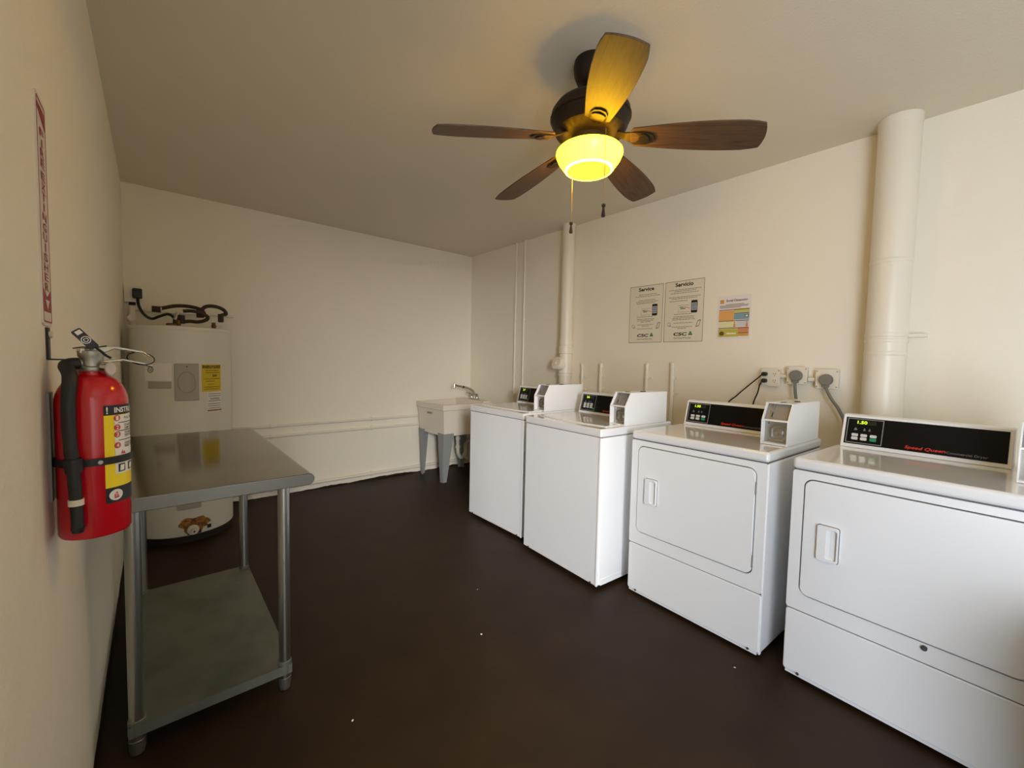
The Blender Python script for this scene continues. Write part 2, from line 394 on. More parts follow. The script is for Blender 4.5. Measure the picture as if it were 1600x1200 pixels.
def coin_box(t, yr):
    """coin box: white shell open at the front, slanted upper front with the slot plate, lower bay with lock"""
    W, x0, x1, z0, z1, zm, th = .114, .205, .625, DECK + .0015, 1.130, 1.048, .004
    xs = x0 + .048
    yl = yr + W
    side = [(x0, z0), (x0, zm), (xs, z1), (x1, z1), (x1, z0)]
    bm = newbm()
    for a, b in ((yr, yr + th), (yl - th, yl)): prism(bm, side, lambda u, v, s: (u, s, v), a, b)
    box(bm, xs, x1, yr + th, yl - th, z1 - th, z1); box(bm, x1 - th, x1, yr + th, yl - th, z0, z1 - th)
    box(bm, x0 + .002, x1 - th, yr + th, yl - th, z0, z0 + .008)
    box(bm, x0 + .001, x0 + .06, yr + th, yl - th, zm - .003, zm + .004)
    shell = obj('coin_box', bm, 'enamel', t)
    # upper slot plate (slanted) and slot
    def U(y, h, s=0):
        return (x0 + .022 + .045 * h - s * .87, y, zm + .004 + (z1 - th - zm - .004) * h + s * .49)
    up = obj('slot_plate', prism(newbm(), [(yr + th, 0), (yl - th, 0), (yl - th, 1), (yr + th, 1)], U, -.003, 0), 'bay', shell)
    yc = yl - .036
    bm = newbm(); prism(bm, [(yc + .006, .97), (yc + .006, .55), (yc + .012, .52), (yc + .012, .46), (yc - .006, .46), (yc - .006, .52), (yc, .58), (yc, .97)], U, 0, .006)
    prism(bm, [(yc + .008, .1), (yc + .008, .46), (yc - .006, .46), (yc - .006, .1)], U, 0, .004)
    obj('coin_guide', bm, 'bay', up)
    obj('coin_slot', prism(newbm(), [(yc + .003, .13), (yc + .003, .40), (yc - .001, .40), (yc - .001, .13)], U, .004, .0048), 'blackline', up)
    # lower bay plate
    xb = x0 + .034
    lo = obj('lock_plate', box(newbm(), xb, xb + .003, yr + th, yl - th, z0 + .008, zm - .003), 'satin', shell)
    cy, cz = (yl + yr) / 2 - .008, (z0 + zm) / 2 - .002
    F = lambda u, v, s: (xb - s, u, v)
    obj('lock_surround', frame_prism(newbm(), rrect(.072, .072, .022, 5, cy, cz), rrect(.058, .058, .016, 5, cy, cz), F, 0, .010), 'chrome', lo, True)
    bm = newbm(); prism(bm, rrect(.044, .036, .012, 4, cy, cz), F, 0, .008)
    lk = obj('lock_body', bm, 'chrome', lo, bevel=.002)
    obj('lock_core', cyl(newbm(), (xb - .006, cy + .006, cz), (xb - .016, cy + .006, cz), .0105, n=20), 'satin', lk, True)
    obj('lock_tab', box(newbm(), xb - .014, xb - .006, cy - .014, cy - .008, cz - .010, cz + .010), 'chrome', lk)
    for dy, dz in ((.047, .043), (.047, -.043), (-.038, -.043)):
        obj('screw', cyl(newbm(), (xb, cy + dy * .9, cz + dz), (xb - .004, cy + dy * .9, cz + dz), .005, n=10), 'chrome', lo, True)
    obj('hasp', box(newbm(), x0 + .07, x0 + .10, yr + .045, yr + .06, z1, z1 + .005), 'satin', shell)
    obj('lift_tab', box(newbm(), x0 + .20, x0 + .235, yr + .03, yr + .045, z1, z1 + .004), 'bracket', shell)
def cabinet(t, W, dryer):
    h = W / 2
    bm = newbm(); box(bm, .012, DEPTH, -h, h, .022, RIM - .002)
    obj('cabinet', bm, 'enamel', t, bevel=.012, seg=3)
    bm = newbm(); box(bm, .04, DEPTH - .03, -h + .03, h - .03, 0, .024); obj('plinth', bm, 'black', t)
    # top with rounded edges
    bm = newbm(); box(bm, -.004, DEPTH, -h - .001, h + .001, RIM, DECK); obj('top', bm, 'lid', t, bevel=.016 if dryer else .009, seg=4)
    bm = newbm(); box(bm, .004, DEPTH - .01, -h + .006, h - .006, RIM - .006, RIM + .004); obj('top_seam', bm, 'seam', t)
def front_plate(bm, y0, y1, z0, z1, x0, x1, r=.008):
    return prism(bm, rrect(y1 - y0, z1 - z0, r, 3, (y0 + y1) / 2, (z0 + z1) / 2), lambda u, v, s: (s, u, v), x1, x0)
def screws(t, W):
    for y in (W / 2 - .06, -W / 2 + .045):
        obj('screw', cyl(newbm(), (-.003, y, .034), (-.0065, y, .034), .0055, n=10), 'screw', t)
def washer(label, fl, fr, shown):
    W = math.hypot(fl[0] - fr[0], fl[1] - fr[1]); th = math.atan2(-(fl[0] - fr[0]), fl[1] - fr[1])
    t = thing('washing_machine', label, 'washer', ((fl[0] + fr[0]) / 2, (fl[1] + fr[1]) / 2, 0), th, 'coin washers along the right wall')
    h = W / 2
    cabinet(t, W, False)
    obj('front_panel', front_plate(newbm(), -h + .004, h - .002, .026, RIM - .0025, 0, .014, .006), 'enamel', t, bevel=.004, seg=3)
    obj('corner_trim', box(newbm(), -.003, .010, -h - .001, -h + .014, .024, RIM - .0025), 'enamel', t, bevel=.004, seg=3)
    # lid with a bowed front edge
    pts = [(.445, h - .04), (.445, -h + .04)]
    for i in range(13):
        y = -h + .04 + (W - .08) * i / 12; pts.append((.085 - .022 * math.cos(PI * (i / 12 - .5)), y))
    obj('lid', prism(newbm(), pts, lambda u, v, s: (u, v, s), DECK - .001, DECK + .006), 'lid', t, bevel=.003)
    obj('side_skirt', box(newbm(), .03, DEPTH - .01, -h - .0025, -h + .004, .024, .058), 'enamel', t)
    screws(t, W)
    console(t, h - .022, -h + .13, False, shown)
    coin_box(t, -h + .004)
    return t
def dryer(label, fl, fr, shown, lock=False):
    W = math.hypot(fl[0] - fr[0], fl[1] - fr[1]); th = math.atan2(-(fl[0] - fr[0]), fl[1] - fr[1])
    t = thing('tumble_dryer', label, 'dryer', ((fl[0] + fr[0]) / 2, (fl[1] + fr[1]) / 2, 0), th, 'coin dryers along the right wall')
    h = W / 2
    cabinet(t, W, True)
    # front panel is a frame round the door opening
    d0, d1, e0, e1 = -.302, .302, .372, .848
    F = lambda u, v, s: (s, u, v)
    n = 6
    out = rrect(W - .006, RIM - .003 - .300, .010, n, 0, (RIM - .003 + .300) / 2)
    inn = rrect(d1 - d0 + .010, e1 - e0 + .010, .035, n, 0, (e0 + e1) / 2)
    obj('front_panel', frame_prism(newbm(), out, inn, F, .014, 0), 'enamel', t, True)
    obj('door_gap', prism(newbm(), rrect(d1 - d0 + .02, e1 - e0 + .02, .03, n, 0, (e0 + e1) / 2), F, .0135, .0095), 'seam', t)
    # door, with the handle cup cut in
    hy, hz, hw, hh = .215, .612, .070, .140
    door = obj('door', prism(newbm(), rrect(d1 - d0, e1 - e0, .030, n, 0, (e0 + e1) / 2), F, .0095, -.0045), 'enamel', t, bevel=.003)
    obj('handle_gap', prism(newbm(), rrect(hw + .004, hh + .004, .009, 4, hy, hz), F, -.0044, -.0052), 'seam', door)
    cup = obj('handle', frame_prism(newbm(), rrect(hw, hh, .008, 4, hy, hz), rrect(hw * .46, hh * .84, .008, 4, hy - .014, hz), F, -.0050, -.0170), 'enamel', door, bevel=.002)
    bm = newbm()   # scooped recess
    prof = [(hy - .014 + hw * .23, -.0150), (hy - .014 + hw * .10, -.0105), (hy - .014 - hw * .06, -.0075), (hy - .014 - hw * .23, -.0056)]
    prism(bm, [(a, b) for a, b in prof] + [(hy - .014 - hw * .23, -.0050), (hy - .014 + hw * .23, -.0050)], lambda u, v, s: (v, u, s), hz - hh * .42, hz + hh * .42)
    obj('handle_recess', bm, 'lid', cup)
    for z in (.765, .435):
        obj('hinge', box(newbm(), -.006, .004, d0 - .007, d0 - .001, z - .028, z + .028), 'outline', t, bevel=.001)
    obj('lower_panel', front_plate(newbm(), -h + .003, h - .003, .030, .2945, 0, .014, .012), 'enamel', t, bevel=.005, seg=3)
    obj('panel_seam', box(newbm(), .006, .016, -h + .01, h - .01, .288, .304), 'seam', t)
    obj('bottom_lip', box(newbm(), .004, .03, -h + .012, h - .012, .018, .032), 'enamel', t)
    obj('corner_trim', box(newbm(), .004, .022, -h - .002, -h + .006, .024, RIM - .0025), 'enamel', t, bevel=.003)
    if lock:
        obj('latch', cyl(newbm(), (-.0005, -.07, .352), (-.005, -.074, .352), .009, n=12), 'screw', t)
    screws(t, W)
    console(t, h - .028, -h + .142, True, shown)
    coin_box(t, -h + .004)
    return t
washer('white coin washer farthest back, next to the laundry tub', (2.012, 2.885), (2.004, 2.210), '27')
washer('white coin washer standing forward of the other, beside the dryers', (1.946, 2.122), (1.902, 1.448), '26')
dryer('white coin dryer between the washer and the nearest dryer', (2.044, 1.342), (2.014, .640), '1.50')
dryer('white coin dryer nearest the camera, cut off by the photo edge', (2.014, .551), (1.974, -.150), '1.50', True)

# ================================================================== outlets and cords on the right wall
def RW(y0, z0): return lambda u, v, s: (XR - s, y0 - u, z0 + v)
def outlet(label, yc, zc, w, h, depth, duplex):
    t = thing('wall_outlet', label, 'outlet', (XR, yc, zc), 0, 'outlets behind the dryers')
    fn = lambda u, v, s: (-s, -u, v)
    obj('box', prism(newbm(), rrect(w * .96, h * .96, .004, 3), fn, 0, depth), 'plate', t, bevel=.002)
    pl = obj('cover_plate', prism(newbm(), rrect(w, h, .006, 4), fn, depth, depth + .005), 'plate', t, bevel=.002)
    for sx in (-1, 1):
        for sz in (-1, 1):
            if not duplex or sx * sz < 0:
                obj('screw', cyl(newbm(), (-depth - .005, sx * w * .43, sz * h * .40), (-depth - .0065, sx * w * .43, sz * h * .40), .0035, n=8), 'cord_grey', pl)
    if duplex:
        for u in (-.026, .026):
            for v in (-.021, .021):
                so = obj('socket', prism(newbm(), rrect(.033, .029, .011, 5, u, v), fn, depth + .005, depth + .0075), 'plate', pl)
                bm = newbm()
                for du in (-.006, .006): prism(bm, rrect(.0024, .009, .0005, 1, u + du, v + .003), fn, depth + .0075, depth + .008)
                prism(bm, rrect(.005, .005, .002, 3, u, v - .008), fn, depth + .0075, depth + .008)
                obj('slots', bm, 'blackline', so)
    return t
outlet('white outlet plate with four sockets and two black plugs', .973, 1.235, .112, .112, .03, True)
outlet('white outlet box holding the middle grey dryer plug', .823, 1.252, .106, .104, .045, False)
outlet('white outlet box holding the right grey dryer plug', .672, 1.238, .110, .112, .045, False)
# short conduits joining the boxes
for (y0, y1, z, lb) in ((.917, .877, 1.245, 'short white conduit between the four-socket plate and the middle box'), (.769, .728, 1.232, 'short white conduit between the two grey-plug outlet boxes')):
    t = thing('conduit', lb, 'conduit', (XR - .022, y0, z), 0, 'conduits between outlets')
    obj('conduit_tube', cyl(newbm(), (0, 0, 0), (0, y1 - y0, 0), .013, n=16), 'pipe', t, True)
    obj('lock_ring', cyl(newbm(), (0, -.004, 0), (0, -.014, 0), .0165, n=16), 'pipe', t, True)
# black cords to the machines
for (yp, zp, pts, lb) in ((.999, 1.256, [(0, .012, -.004), (-.002, .028, -.022), (.010, .090, -.078), (.024, .165, -.150), (.04, .24, -.24), (.05, .27, -.5)], 'black cord from the upper socket, running left behind the dryer'),
                          (.999, 1.214, [(0, .010, -.006), (-.004, .02, -.03), (.012, .035, -.08), (.03, .065, -.16), (.05, .08, -.3), (.05, .08, -.5)], 'black cord from the lower socket, dropping steeply behind the dryer')):
    t = thing('power_cord', lb, 'cord', (XR - .065, yp, zp), 0, 'black machine cords')
    obj('cable', tube(newbm(), pts, .0042, 10), 'black', t, True)
    bm = newbm(); prism(bm, rrect(.030, .026, .011, 5), lambda u, v, s: (s, -u, v), -.004, .0265); obj('plug', bm, 'black', t, bevel=.004)
# grey dryer cords with round angle plugs
for (yp, zp, pts, lb) in ((.823, 1.240, [(-.002, 0, -.018), (-.004, 0, -.05), (-.002, -.004, -.10), (.008, -.008, -.15), (.02, -.01, -.28), (.02, -.01, -.6)], 'grey dryer cord hanging straight down from its round plug'),
                          (.672, 1.222, [(-.002, 0, -.018), (-.004, -.010, -.05), (-.006, -.035, -.10), (-.004, -.075, -.165), (.0, -.10, -.26), (.01, -.10, -.6)], 'grey dryer cord slanting right from its round plug')):
    t = thing('dryer_cord', lb, 'cord', (XR - .066, yp, zp), 0, 'grey dryer cords')
    obj('cable', tube(newbm(), pts, .0085, 12), 'cord_grey', t, True)
    bm = newbm(); cyl(bm, (.0145, 0, .012), (-.016, 0, .012), .034, .031, n=28); box(bm, -.012, .012, -.016, .016, -.032, 0)
    obj('plug', bm, 'cord_grey', t, bevel=.004)

# ================================================================== posters on the right wall
def sheet(name, label, y0, y1, z0, z1, m, group=None):
    """sheet hung on the right wall; y0 is its left edge. Returns thing and a (u,v)->local map with u,v in 0..1"""
    t = thing(name, label, 'poster', (XR - .0005, y0, z0), 0, group)
    W, Hh = y0 - y1, z1 - z0
    obj('sheet', box(newbm(), -.002, 0, -W, 0, 0, Hh), m, t)
    def L(off): return lambda u, v: (-.002 - off, -u * W, v * Hh)
    return t, L
def service_poster(label, y0, y1, head, words):
    t, L = sheet('service_poster', label, y0, y1, 1.477, 1.934, 'paper', 'service posters above the washers')
    bm = newbm(); e, f = .008, .006
    for q in ((0, 1, 0, f), (0, 1, 1 - f, 1), (0, e, 0, 1), (1 - e, 1, 0, 1)): flat(bm, L(.0004), *q)
    obj('border', bm, 'blackline', t)
    obj('heading', text(newbm(), head, L(.0006), .27, .73, .905, .972, 0, .03), 'blackline', t)
    bm = newbm()
    for v, u0, u1 in words: 
        u = u0
        while u < u1 - .02:
            du = random.uniform(.03, .085); flat(bm, L(.0005), u, min(u + du, u1), v - .0042, v + .0042); u += du + .011
    stuff(obj('body_text', bm, 'ink_grey', t))
    ph = obj('phone_picture', prism(newbm(), rrect(.155, .20, .02, 3, .77, .565), lambda u, v, s: L(s)(u, v), 0, .0006), 'blackline', t)
    obj('phone_screen', flat(newbm(), L(.0009), .705, .835, .505, .625), 'p_screen', ph)
    bm = newbm()
    for v in (.565, .595, .53): flat(bm, L(.0011), .72, .82, v, v + .008)
    stuff(obj('phone_text', bm, 'blackline', ph))
    bm = newbm()
    for q in ((.36, .66, .485, .489), (.36, .364, .485, .575), (.36, .66, .595, .599), (.42, .55, .535, .55), (.40, .5, .56, .572)): flat(bm, L(.0005), *q)
    obj('card_drawing', bm, 'ink_grey', t)
    bm = newbm(); poly(bm, L(.0007), [(.52, .565), (.66, .535), (.66, .545), (.52, .573)]); obj('red_arrow', bm, 'label_red', t)
    bm = newbm(); e = .006
    for (a, b) in (((.83, .24), (.87, .33)), ((.87, .33), (.94, .345)), ((.94, .345), (.90, .25)), ((.90, .25), (.83, .24))):
        dx, dy = b[0] - a[0], b[1] - a[1]; l = math.hypot(dx, dy); nx, ny = -dy / l * e, dx / l * e
        poly(bm, L(.0005), [(a[0] - nx, a[1] - ny), (b[0] - nx, b[1] - ny), (b[0] + nx, b[1] + ny), (a[0] + nx, a[1] + ny)])
    obj('handset_drawing', bm, 'ink_grey', t)
    bm = newbm(); frame_prism(bm, ellipse(.13, .295, .045, .03, 16), ellipse(.13, .295, .037, .024, 16), lambda u, v, s: L(s)(u, v), 0, .0005); flat(bm, L(.0006), .13, .2, .262, .27); obj('bubble_drawing', bm, 'ink_grey', t)
    obj('logo_lettering', text(newbm(), 'CSC', L(.0006), .26, .60, .10, .155, .25, .035), 'blackline', t)
    bm = newbm()
    for a in (90, 210, 330): poly(bm, L(.0006), ellipse(.70 + .028 * math.cos(rad(a)), .13 + .02 * math.sin(rad(a)), .026, .017, 10))
    obj('logo_leaf', bm, 'p_green', t)
    obj('logo_small_text', text(newbm(), 'ServiceWorks', L(.0006), .27, .72, .052, .078), 'ink_grey', t)
rowsA = [(.845, .28, .80), (.815, .18, .90), (.745, .28, .78), (.718, .20, .86), (.692, .22, .80), (.455, .24, .74), (.415, .25, .80), (.39, .25, .76), (.365, .36, .66), (.315, .26, .74), (.29, .40, .6), (.245, .26, .74)]
rowsB = [(.855, .10, .92), (.83, .24, .80), (.80, .16, .86), (.735, .10, .92), (.71, .18, .86), (.672, .12, .60), (.455, .26, .72), (.415, .25, .78), (.39, .22, .80), (.365, .22, .80), (.31, .26, .74), (.245, .22, .74), (.222, .36, .6)]
service_poster('black-bordered poster headed Service above the washers', 2.056, 1.758, 'Service', rowsA)
service_poster('black-bordered poster headed Servicio, right of the Service one', 1.741, 1.436, 'Servicio', rowsB)
t, L = sheet('notice_sheet', 'small colourful notice with orange and blue blocks above the outlets', 1.338, 1.120, 1.489, 1.785, 'paper2')
obj('heading', text(newbm(), 'Social Distancing', L(.0006), .27, .90, .845, .915, .03, .02), 'blackline', t)
obj('logo', prism(newbm(), rrect(.12, .09, .01, 2, .14, .87), lambda u, v, s: L(s)(u, v), 0, .0005), 'p_gold', t)
bm = newbm()
for v, a, b in ((.80, .26, .80), (.775, .08, .94), (.75, .08, .92), (.725, .08, .70)): flat(bm, L(.0005), a, b, v - .006, v + .006)
stuff(obj('body_text', bm, 'ink_grey', t))
for nm, m, q in (('colour_block', 'p_orange', (.06, .52, .425, .655)), ('colour_block', 'p_lime', (.52, .97, .60, .69)), ('colour_block', 'p_blue', (.52, .97, .44, .575)), ('colour_block', 'p_pale', (.06, .60, .265, .40)),
                 ('colour_block', 'p_lav', (.60, .97, .28, .43)), ('colour_block', 'p_olive', (.06, .66, .05, .235)), ('colour_block', 'p_rust', (.66, .97, .145, .26)), ('colour_block', 'p_gold', (.66, .97, .06, .125))):
    obj(nm, flat(newbm(), L(.0005), *q), m, t)
bm = newbm()
for q in ((.06, .97, .665, .682), (.52, .97, .578, .594), (.06, .97, .408, .424), (.06, .97, .243, .26), (.66, .97, .127, .142)): flat(bm, L(.0008), *q)
obj('dark_bars', bm, 'p_brown', t)
bm = newbm(); poly(bm, L(.0009), ellipse(.17, .13, .075, .05)); obj('round_emblem', bm, 'p_brown', t)
bm = newbm()
for u in (.55, .91):
    poly(bm, L(.0009), ellipse(u, .375, .022, .022, 12)); poly(bm, L(.0009), [(u - .035, .27), (u + .035, .27), (u + .022, .35), (u - .022, .35)])
obj('figure_marks', bm, 'p_rust', t)
bm = newbm(); flat(bm, L(.0009), .84, .95, .49, .545); obj('mail_mark', bm, 'p_brown', t)
bm = newbm(); flat(bm, L(.001), .86, .93, .50, .535); flat(bm, L(.0009), .32, .60, .11, .14); obj('light_marks', bm, 'white', t)

# ================================================================== steel work table
TX0, TX1, TY0, TY1, TZ = -.140, .445, 1.632, 2.872, .876
t = thing('work_table', 'stainless steel work table with lower shelf by the left wall', 'table', ((TX0 + TX1) / 2, (TY0 + TY1) / 2, 0))
ox, oy = (TX0 + TX1) / 2, (TY0 + TY1) / 2
hw, hl = (TX1 - TX0) / 2, (TY1 - TY0) / 2
# top: profile across x with rolled long edges, ends boxed down
prof = []
R_ = .021
for i in range(9):
    a = rad(90 - 180 * i / 8); prof.append((hw - R_ + R_ * math.cos(a), TZ - R_ + R_ * math.sin(a)))
prof += [(hw - .05, TZ - 2 * R_), (hw - .05, TZ - .012), (-hw + .05, TZ - .012), (-hw + .05, TZ - 2 * R_)]
for i in range(9):
    a = rad(270 - 180 * i / 8); prof.append((-hw + R_ + R_ * math.cos(a), TZ - R_ + R_ * math.sin(a)))
obj('table_top', prism(newbm(), prof, lambda u, v, s: (u, s, v), -hl, hl), 'steel', t, True)
for s, nm in ((-1, 'end_lip'), (1, 'end_lip')):
    obj(nm, prism(newbm(), rrect(2 * hw - .001, 2 * R_ - .001, R_ * .95, 6, 0, TZ - R_ - .0008), lambda u, v, q: (u, q, v), s * (hl - .012) - .0125, s * (hl - .012) + .0125), 'lip', t, bevel=.002)
LX0, LX1, LY0, LY1 = -.062 - ox, .370 - ox, 1.768 - oy, 2.735 - oy
for x in (LX0, LX1):
    for y in (LY0, LY1):
        lg = obj('leg', cyl(newbm(), (x, y, .03), (x, y, TZ - .02), .0205, n=28), 'steel_leg', t, True)
        obj('foot', lathe(newbm(), [(.012, 0), (.018, .004), (.0215, .02), (.0225, .05), (.0205, .052)], (x, y, 0), 24), 'foot', lg, True)
SZ = .105
bm = newbm(); box(bm, LX0 - .02, LX1 + .02, LY0 - .02, LY1 + .02, SZ - .003, SZ)
sh = obj('shelf', bm, 'galv', t)
for nm, q in (('shelf_lip', (LX0 - .02, LX1 + .02, LY0 - .0215, LY0 - .0195)), ('shelf_lip', (LX0 - .02, LX1 + .02, LY1 + .0195, LY1 + .0215)), ('shelf_lip', (LX1 + .0195, LX1 + .0215, LY0 - .02, LY1 + .02)), ('shelf_lip', (LX0 - .0215, LX0 - .0195, LY0 - .02, LY1 + .02))):
    obj(nm, box(newbm(), q[0], q[1], q[2], q[3], SZ - .036, SZ), 'galv', sh)
for x in (LX0, LX1):
    for y in (LY0, LY1):
        obj('leg_socket', lathe(newbm(), [(.0207, SZ - .036), (.0235, SZ - .035), (.0235, SZ + .012), (.0207, SZ + .014)], (x, y, 0), 24, False, False), 'galv', sh, True)
bm = newbm(); box(bm, -.02, .02, -hl + .1, hl - .1, TZ - .035, TZ - .0125); obj('top_stiffener', bm, 'galv', t)

# ================================================================== water heater
HX, HY, HR, HT = .160, 3.888, .294, 1.49
t = thing('water_heater', 'white electric water heater with rusty drain in the back left corner', 'water heater', (HX, HY, 0))
va = math.atan2(-HY, -HX)          # direction towards the room's open side (camera side)
def HS(off):                        # phi (radians, + to the right as seen from the room), z
    return lambda ph, z: ((HR + off) * math.cos(va + ph), (HR + off) * math.sin(va + ph), z)
obj('tank', lathe(newbm(), [(HR - .004, .052), (HR, .056), (HR, HT - .024), (HR - .003, HT - .022)], n=72), 'heater', t, True)
obj('top_cap', lathe(newbm(), [(HR + .002, HT - .024), (HR + .0035, HT - .022), (HR + .0035, HT - .004), (HR - .002, HT), (.12, HT + .012)], n=72), 'heater', t, True)
obj('base', lathe(newbm(), [(HR - .012, 0), (HR - .006, .002), (HR - .006, .056), (HR - .02, .058)], n=72), 'heater_dark', t, True)
def patch(name, p0, p1, z0, z1, o0, o1, m, parent, n=10, bev=0):
    bm = newbm()
    for i in range(n):
        a, b = p0 + (p1 - p0) * i / n, p0 + (p1 - p0) * (i + 1) / n
        A = [bm.verts.new(HS(o1)(*q)) for q in ((a, z0), (b, z0), (b, z1), (a, z1))]; bm.faces.new(A)
        if o1 > o0 + 1e-4:
            B = [bm.verts.new(HS(o0)(*q)) for q in ((a, z0), (b, z0), (b, z1), (a, z1))]
            bm.faces.new((A[0], A[1], B[1], B[0])); bm.faces.new((A[2], A[3], B[3], B[2]))
            if i == 0: bm.faces.new((A[3], A[0], B[0], B[3]))
            if i == n - 1: bm.faces.new((A[1], A[2], B[2], B[1]))
    bmesh.ops.remove_doubles(bm, verts=bm.verts, dist=1e-5)
    return obj(name, bm, m, parent, bevel=bev)
def Z(py): return 1.30 - (py - 555.5) * .0052 * 1.0     # rough height on the tank's near face from photo row
D_ = rad
for z0, z1 in ((.988, 1.240), (.240, .50)):
    cv = patch('element_cover', D_(-8.5), D_(17), z0, z1, 0, .010, 'heater_cover', t, 10, .004)
    zc = (z0 + z1) / 2
    bm = newbm(); pc = D_(4.3)
    lathe(bm, [(.0, 0), (.05, 0), (.056, .003), (.06, .0)], n=32, cap0=False, cap1=False)
    q = Vector(HS(.0095)(pc, zc)); nrm = Vector((math.cos(va + pc), math.sin(va + pc), 0))
    bm.transform(Matrix.Translation(q) @ nrm.to_track_quat('Z', 'Y').to_matrix().to_4x4() @ Matrix.Diagonal((.85, 1.25, 1, 1)))
    obj('cover_emboss', bm, 'heater_cover', cv, True)
    q = Vector(HS(.010)(pc, z1 - .02)); bm = newbm(); cyl(bm, q, q + nrm * .004, .005, n=10); obj('cover_screw', bm, 'seam', cv)
lb = patch('maker_label', D_(-42), D_(-11), 1.12, 1.24, 0, .0012, 'white', t)
patch('maker_label_text', D_(-38), D_(-12), 1.07, 1.12, 0, .0012, 'heater_cover', lb)
bm = newbm(); HL = HS(.0025)
frame_prism(bm, ellipse(D_(-34.5), 1.195, .062, .021), ellipse(D_(-34.5), 1.195, .050, .0165), lambda u, v, s: HS(s)(u, v), .0013, .0024); text(bm, 'GE', HL, D_(-36.6), D_(-32.4), 1.186, 1.205); obj('round_emblem', bm, 'ink_grey', lb)
eg = patch('energy_label', D_(20.5), D_(47), 1.045, 1.235, 0, .0012, 'eguide', t)
bm = newbm(); text(bm, 'ENERGYGUIDE', HL, D_(21.5), D_(46), 1.207, 1.228, 0, .03); text(bm, '$387', HL, D_(34), D_(41), 1.147, 1.163)
for z, a, b in ((1.19, 25, 43), (1.175, 25, 45), (1.132, 23, 45), (1.115, 25, 37), (1.095, 28, 36), (1.075, 23, 45), (1.06, 23, 44)): flat(bm, HL, D_(a), D_(b), z, z + .003, 4)
stuff(obj('energy_text', bm, 'blackline', eg))
wl = patch('warning_label', D_(27), D_(47), .90, 1.04, 0, .0012, 'white', t)
bm = newbm()
for z in (1.025, 1.01, .975, .955, .94, .925): flat(bm, HL, D_(28), D_(46), z, z + .004, 4)
text(bm, 'WARNING', HL, D_(30), D_(44), .985, 1.0)
stuff(obj('warning_text', bm, 'ink_grey', wl))
patch('warning_stripe', D_(27), D_(47), .905, .915, .001, .002, 'rust', wl)
# drain valve with rust
bm = newbm(); pts = []
for i in range(26):
    a = 2 * PI * i / 26; rr = 1 + .12 * math.sin(3 * a + .6) + random.uniform(-.14, .14); pts.append((.29 * rr * math.cos(a), .058 * rr * math.sin(a)))
prev = None; RC = (D_(9.5), .122)
for k in range(1, 6):
    ring = [bm.verts.new(HS(.0012)(RC[0] + p[0] * k / 5, max(.0575, RC[1] + p[1] * k / 5))) for p in pts]
    for i in range(26):
        if prev: bm.faces.new((prev[i], ring[i], ring[(i + 1) % 26], prev[(i + 1) % 26]))
    if not prev: bm.faces.new(ring)
    prev = ring
obj('rust_patch', bm, 'rust', t)
pc = D_(7.5); nrm = Vector((math.cos(va + pc), math.sin(va + pc), 0)); q = Vector(HS(0)(pc, .093))
bm = newbm(); cyl(bm, q, q + nrm * .045, .012, n=16); cyl(bm, q + nrm * .012, q + nrm * .020, .034, n=24)
dv = obj('drain_valve', bm, 'cream', t, True)
bm = newbm(); cyl(bm, q + nrm * .045, q + nrm * .06, .018, n=16); obj('valve_cap', bm, 'cream', dv, True)
bm = newbm(); cyl(bm, q + nrm * .06, q + nrm * .061, .006, n=12); obj('valve_hole', bm, 'blackline', dv)
patch('rust_hole', D_(2), D_(17), .057, .078, 0, .0022, 'heater_dark', t, 6)
patch('rust_hole', D_(24), D_(29), .074, .10, 0, .0022, 'heater_dark', t, 3)
# fittings on the tank top
for (x, y, nm) in ((-.02, -.02, 'water_outlet'), (.19, 0, 'water_inlet')):
    bm = newbm(); cyl(bm, (x, y, HT), (x, y, HT + .055), .013, n=16); cyl(bm, (x, y, HT + .02), (x, y, HT + .035), .018, n=6); obj(nm, bm, 'copper', t, True)
bm = newbm(); lathe(bm, [(.03, 0), (.03, .025), (.022, .03)], (-.06, -.04, HT), 24); obj('junction_cap', bm, 'copper', t, True)
# insulated pipes on top of the heater: one thing each
def P3(px, py, Y):     # helper used only to choose world points while laying out the hoses
    dx, dy = (px - 800) / FPX, (py - 600) / FPX
    d = _r2 * dx + _d2 * dy + _f; s = Y / d.y
    return Vector((d.x * s, Y, CAM_H + d.z * s))
def hose(label, pix, Y, r, m='foam', bits=()):
    pts = [P3(*p[:2], p[2] if len(p) > 2 else Y) for p in pix]; o = pts[0].copy()
    t = thing('insulated_pipe', label, 'pipe', o, 0, 'dark pipes on the water heater')
    obj('pipe_run', tube(newbm(), [p - o for p in pts], r, 12), m, t, True)
    for i, k in enumerate(bits):
        c = P3(*k[:2], Y) - o; bm = newbm(); cyl(bm, c + Vector(k[2]) * -.5, c + Vector(k[2]) * .5, k[3], n=16); obj('fitting', bm, k[4] if len(k) > 4 else m, t, True)
    return t
hose('dark insulated pipe running level across the heater top', [(240, 484), (256, 481), (275, 478), (296, 479), (314, 484), (320, 492)], 4.02, .013, bits=[(244, 483, (.05, 0, 0), .022), (251, 483, (.012, 0, 0), .017, 'cream')])
hose('dark insulated pipe arching over to the heater right side', [(313, 494), (314, 486), (322, 479), (336, 479), (349, 484), (353, 491), (346, 493), (345, 504)], 3.96, .013, bits=[(313, 489, (0, 0, .07), .024), (345, 497, (0, 0, .06), .019), (344, 506, (.02, 0, .02), .014, 'cream')])
hose('dark flexible pipe lying low across the heater top', [(283, 503), (296, 502), (310, 503), (322, 500), (324, 495), (314, 489), (300, 486), (286, 486)], 3.90, .0125, bits=[(283, 499, (0, 0, .06), .023), (276, 494, (.02, 0, .05), .012, 'satin')])
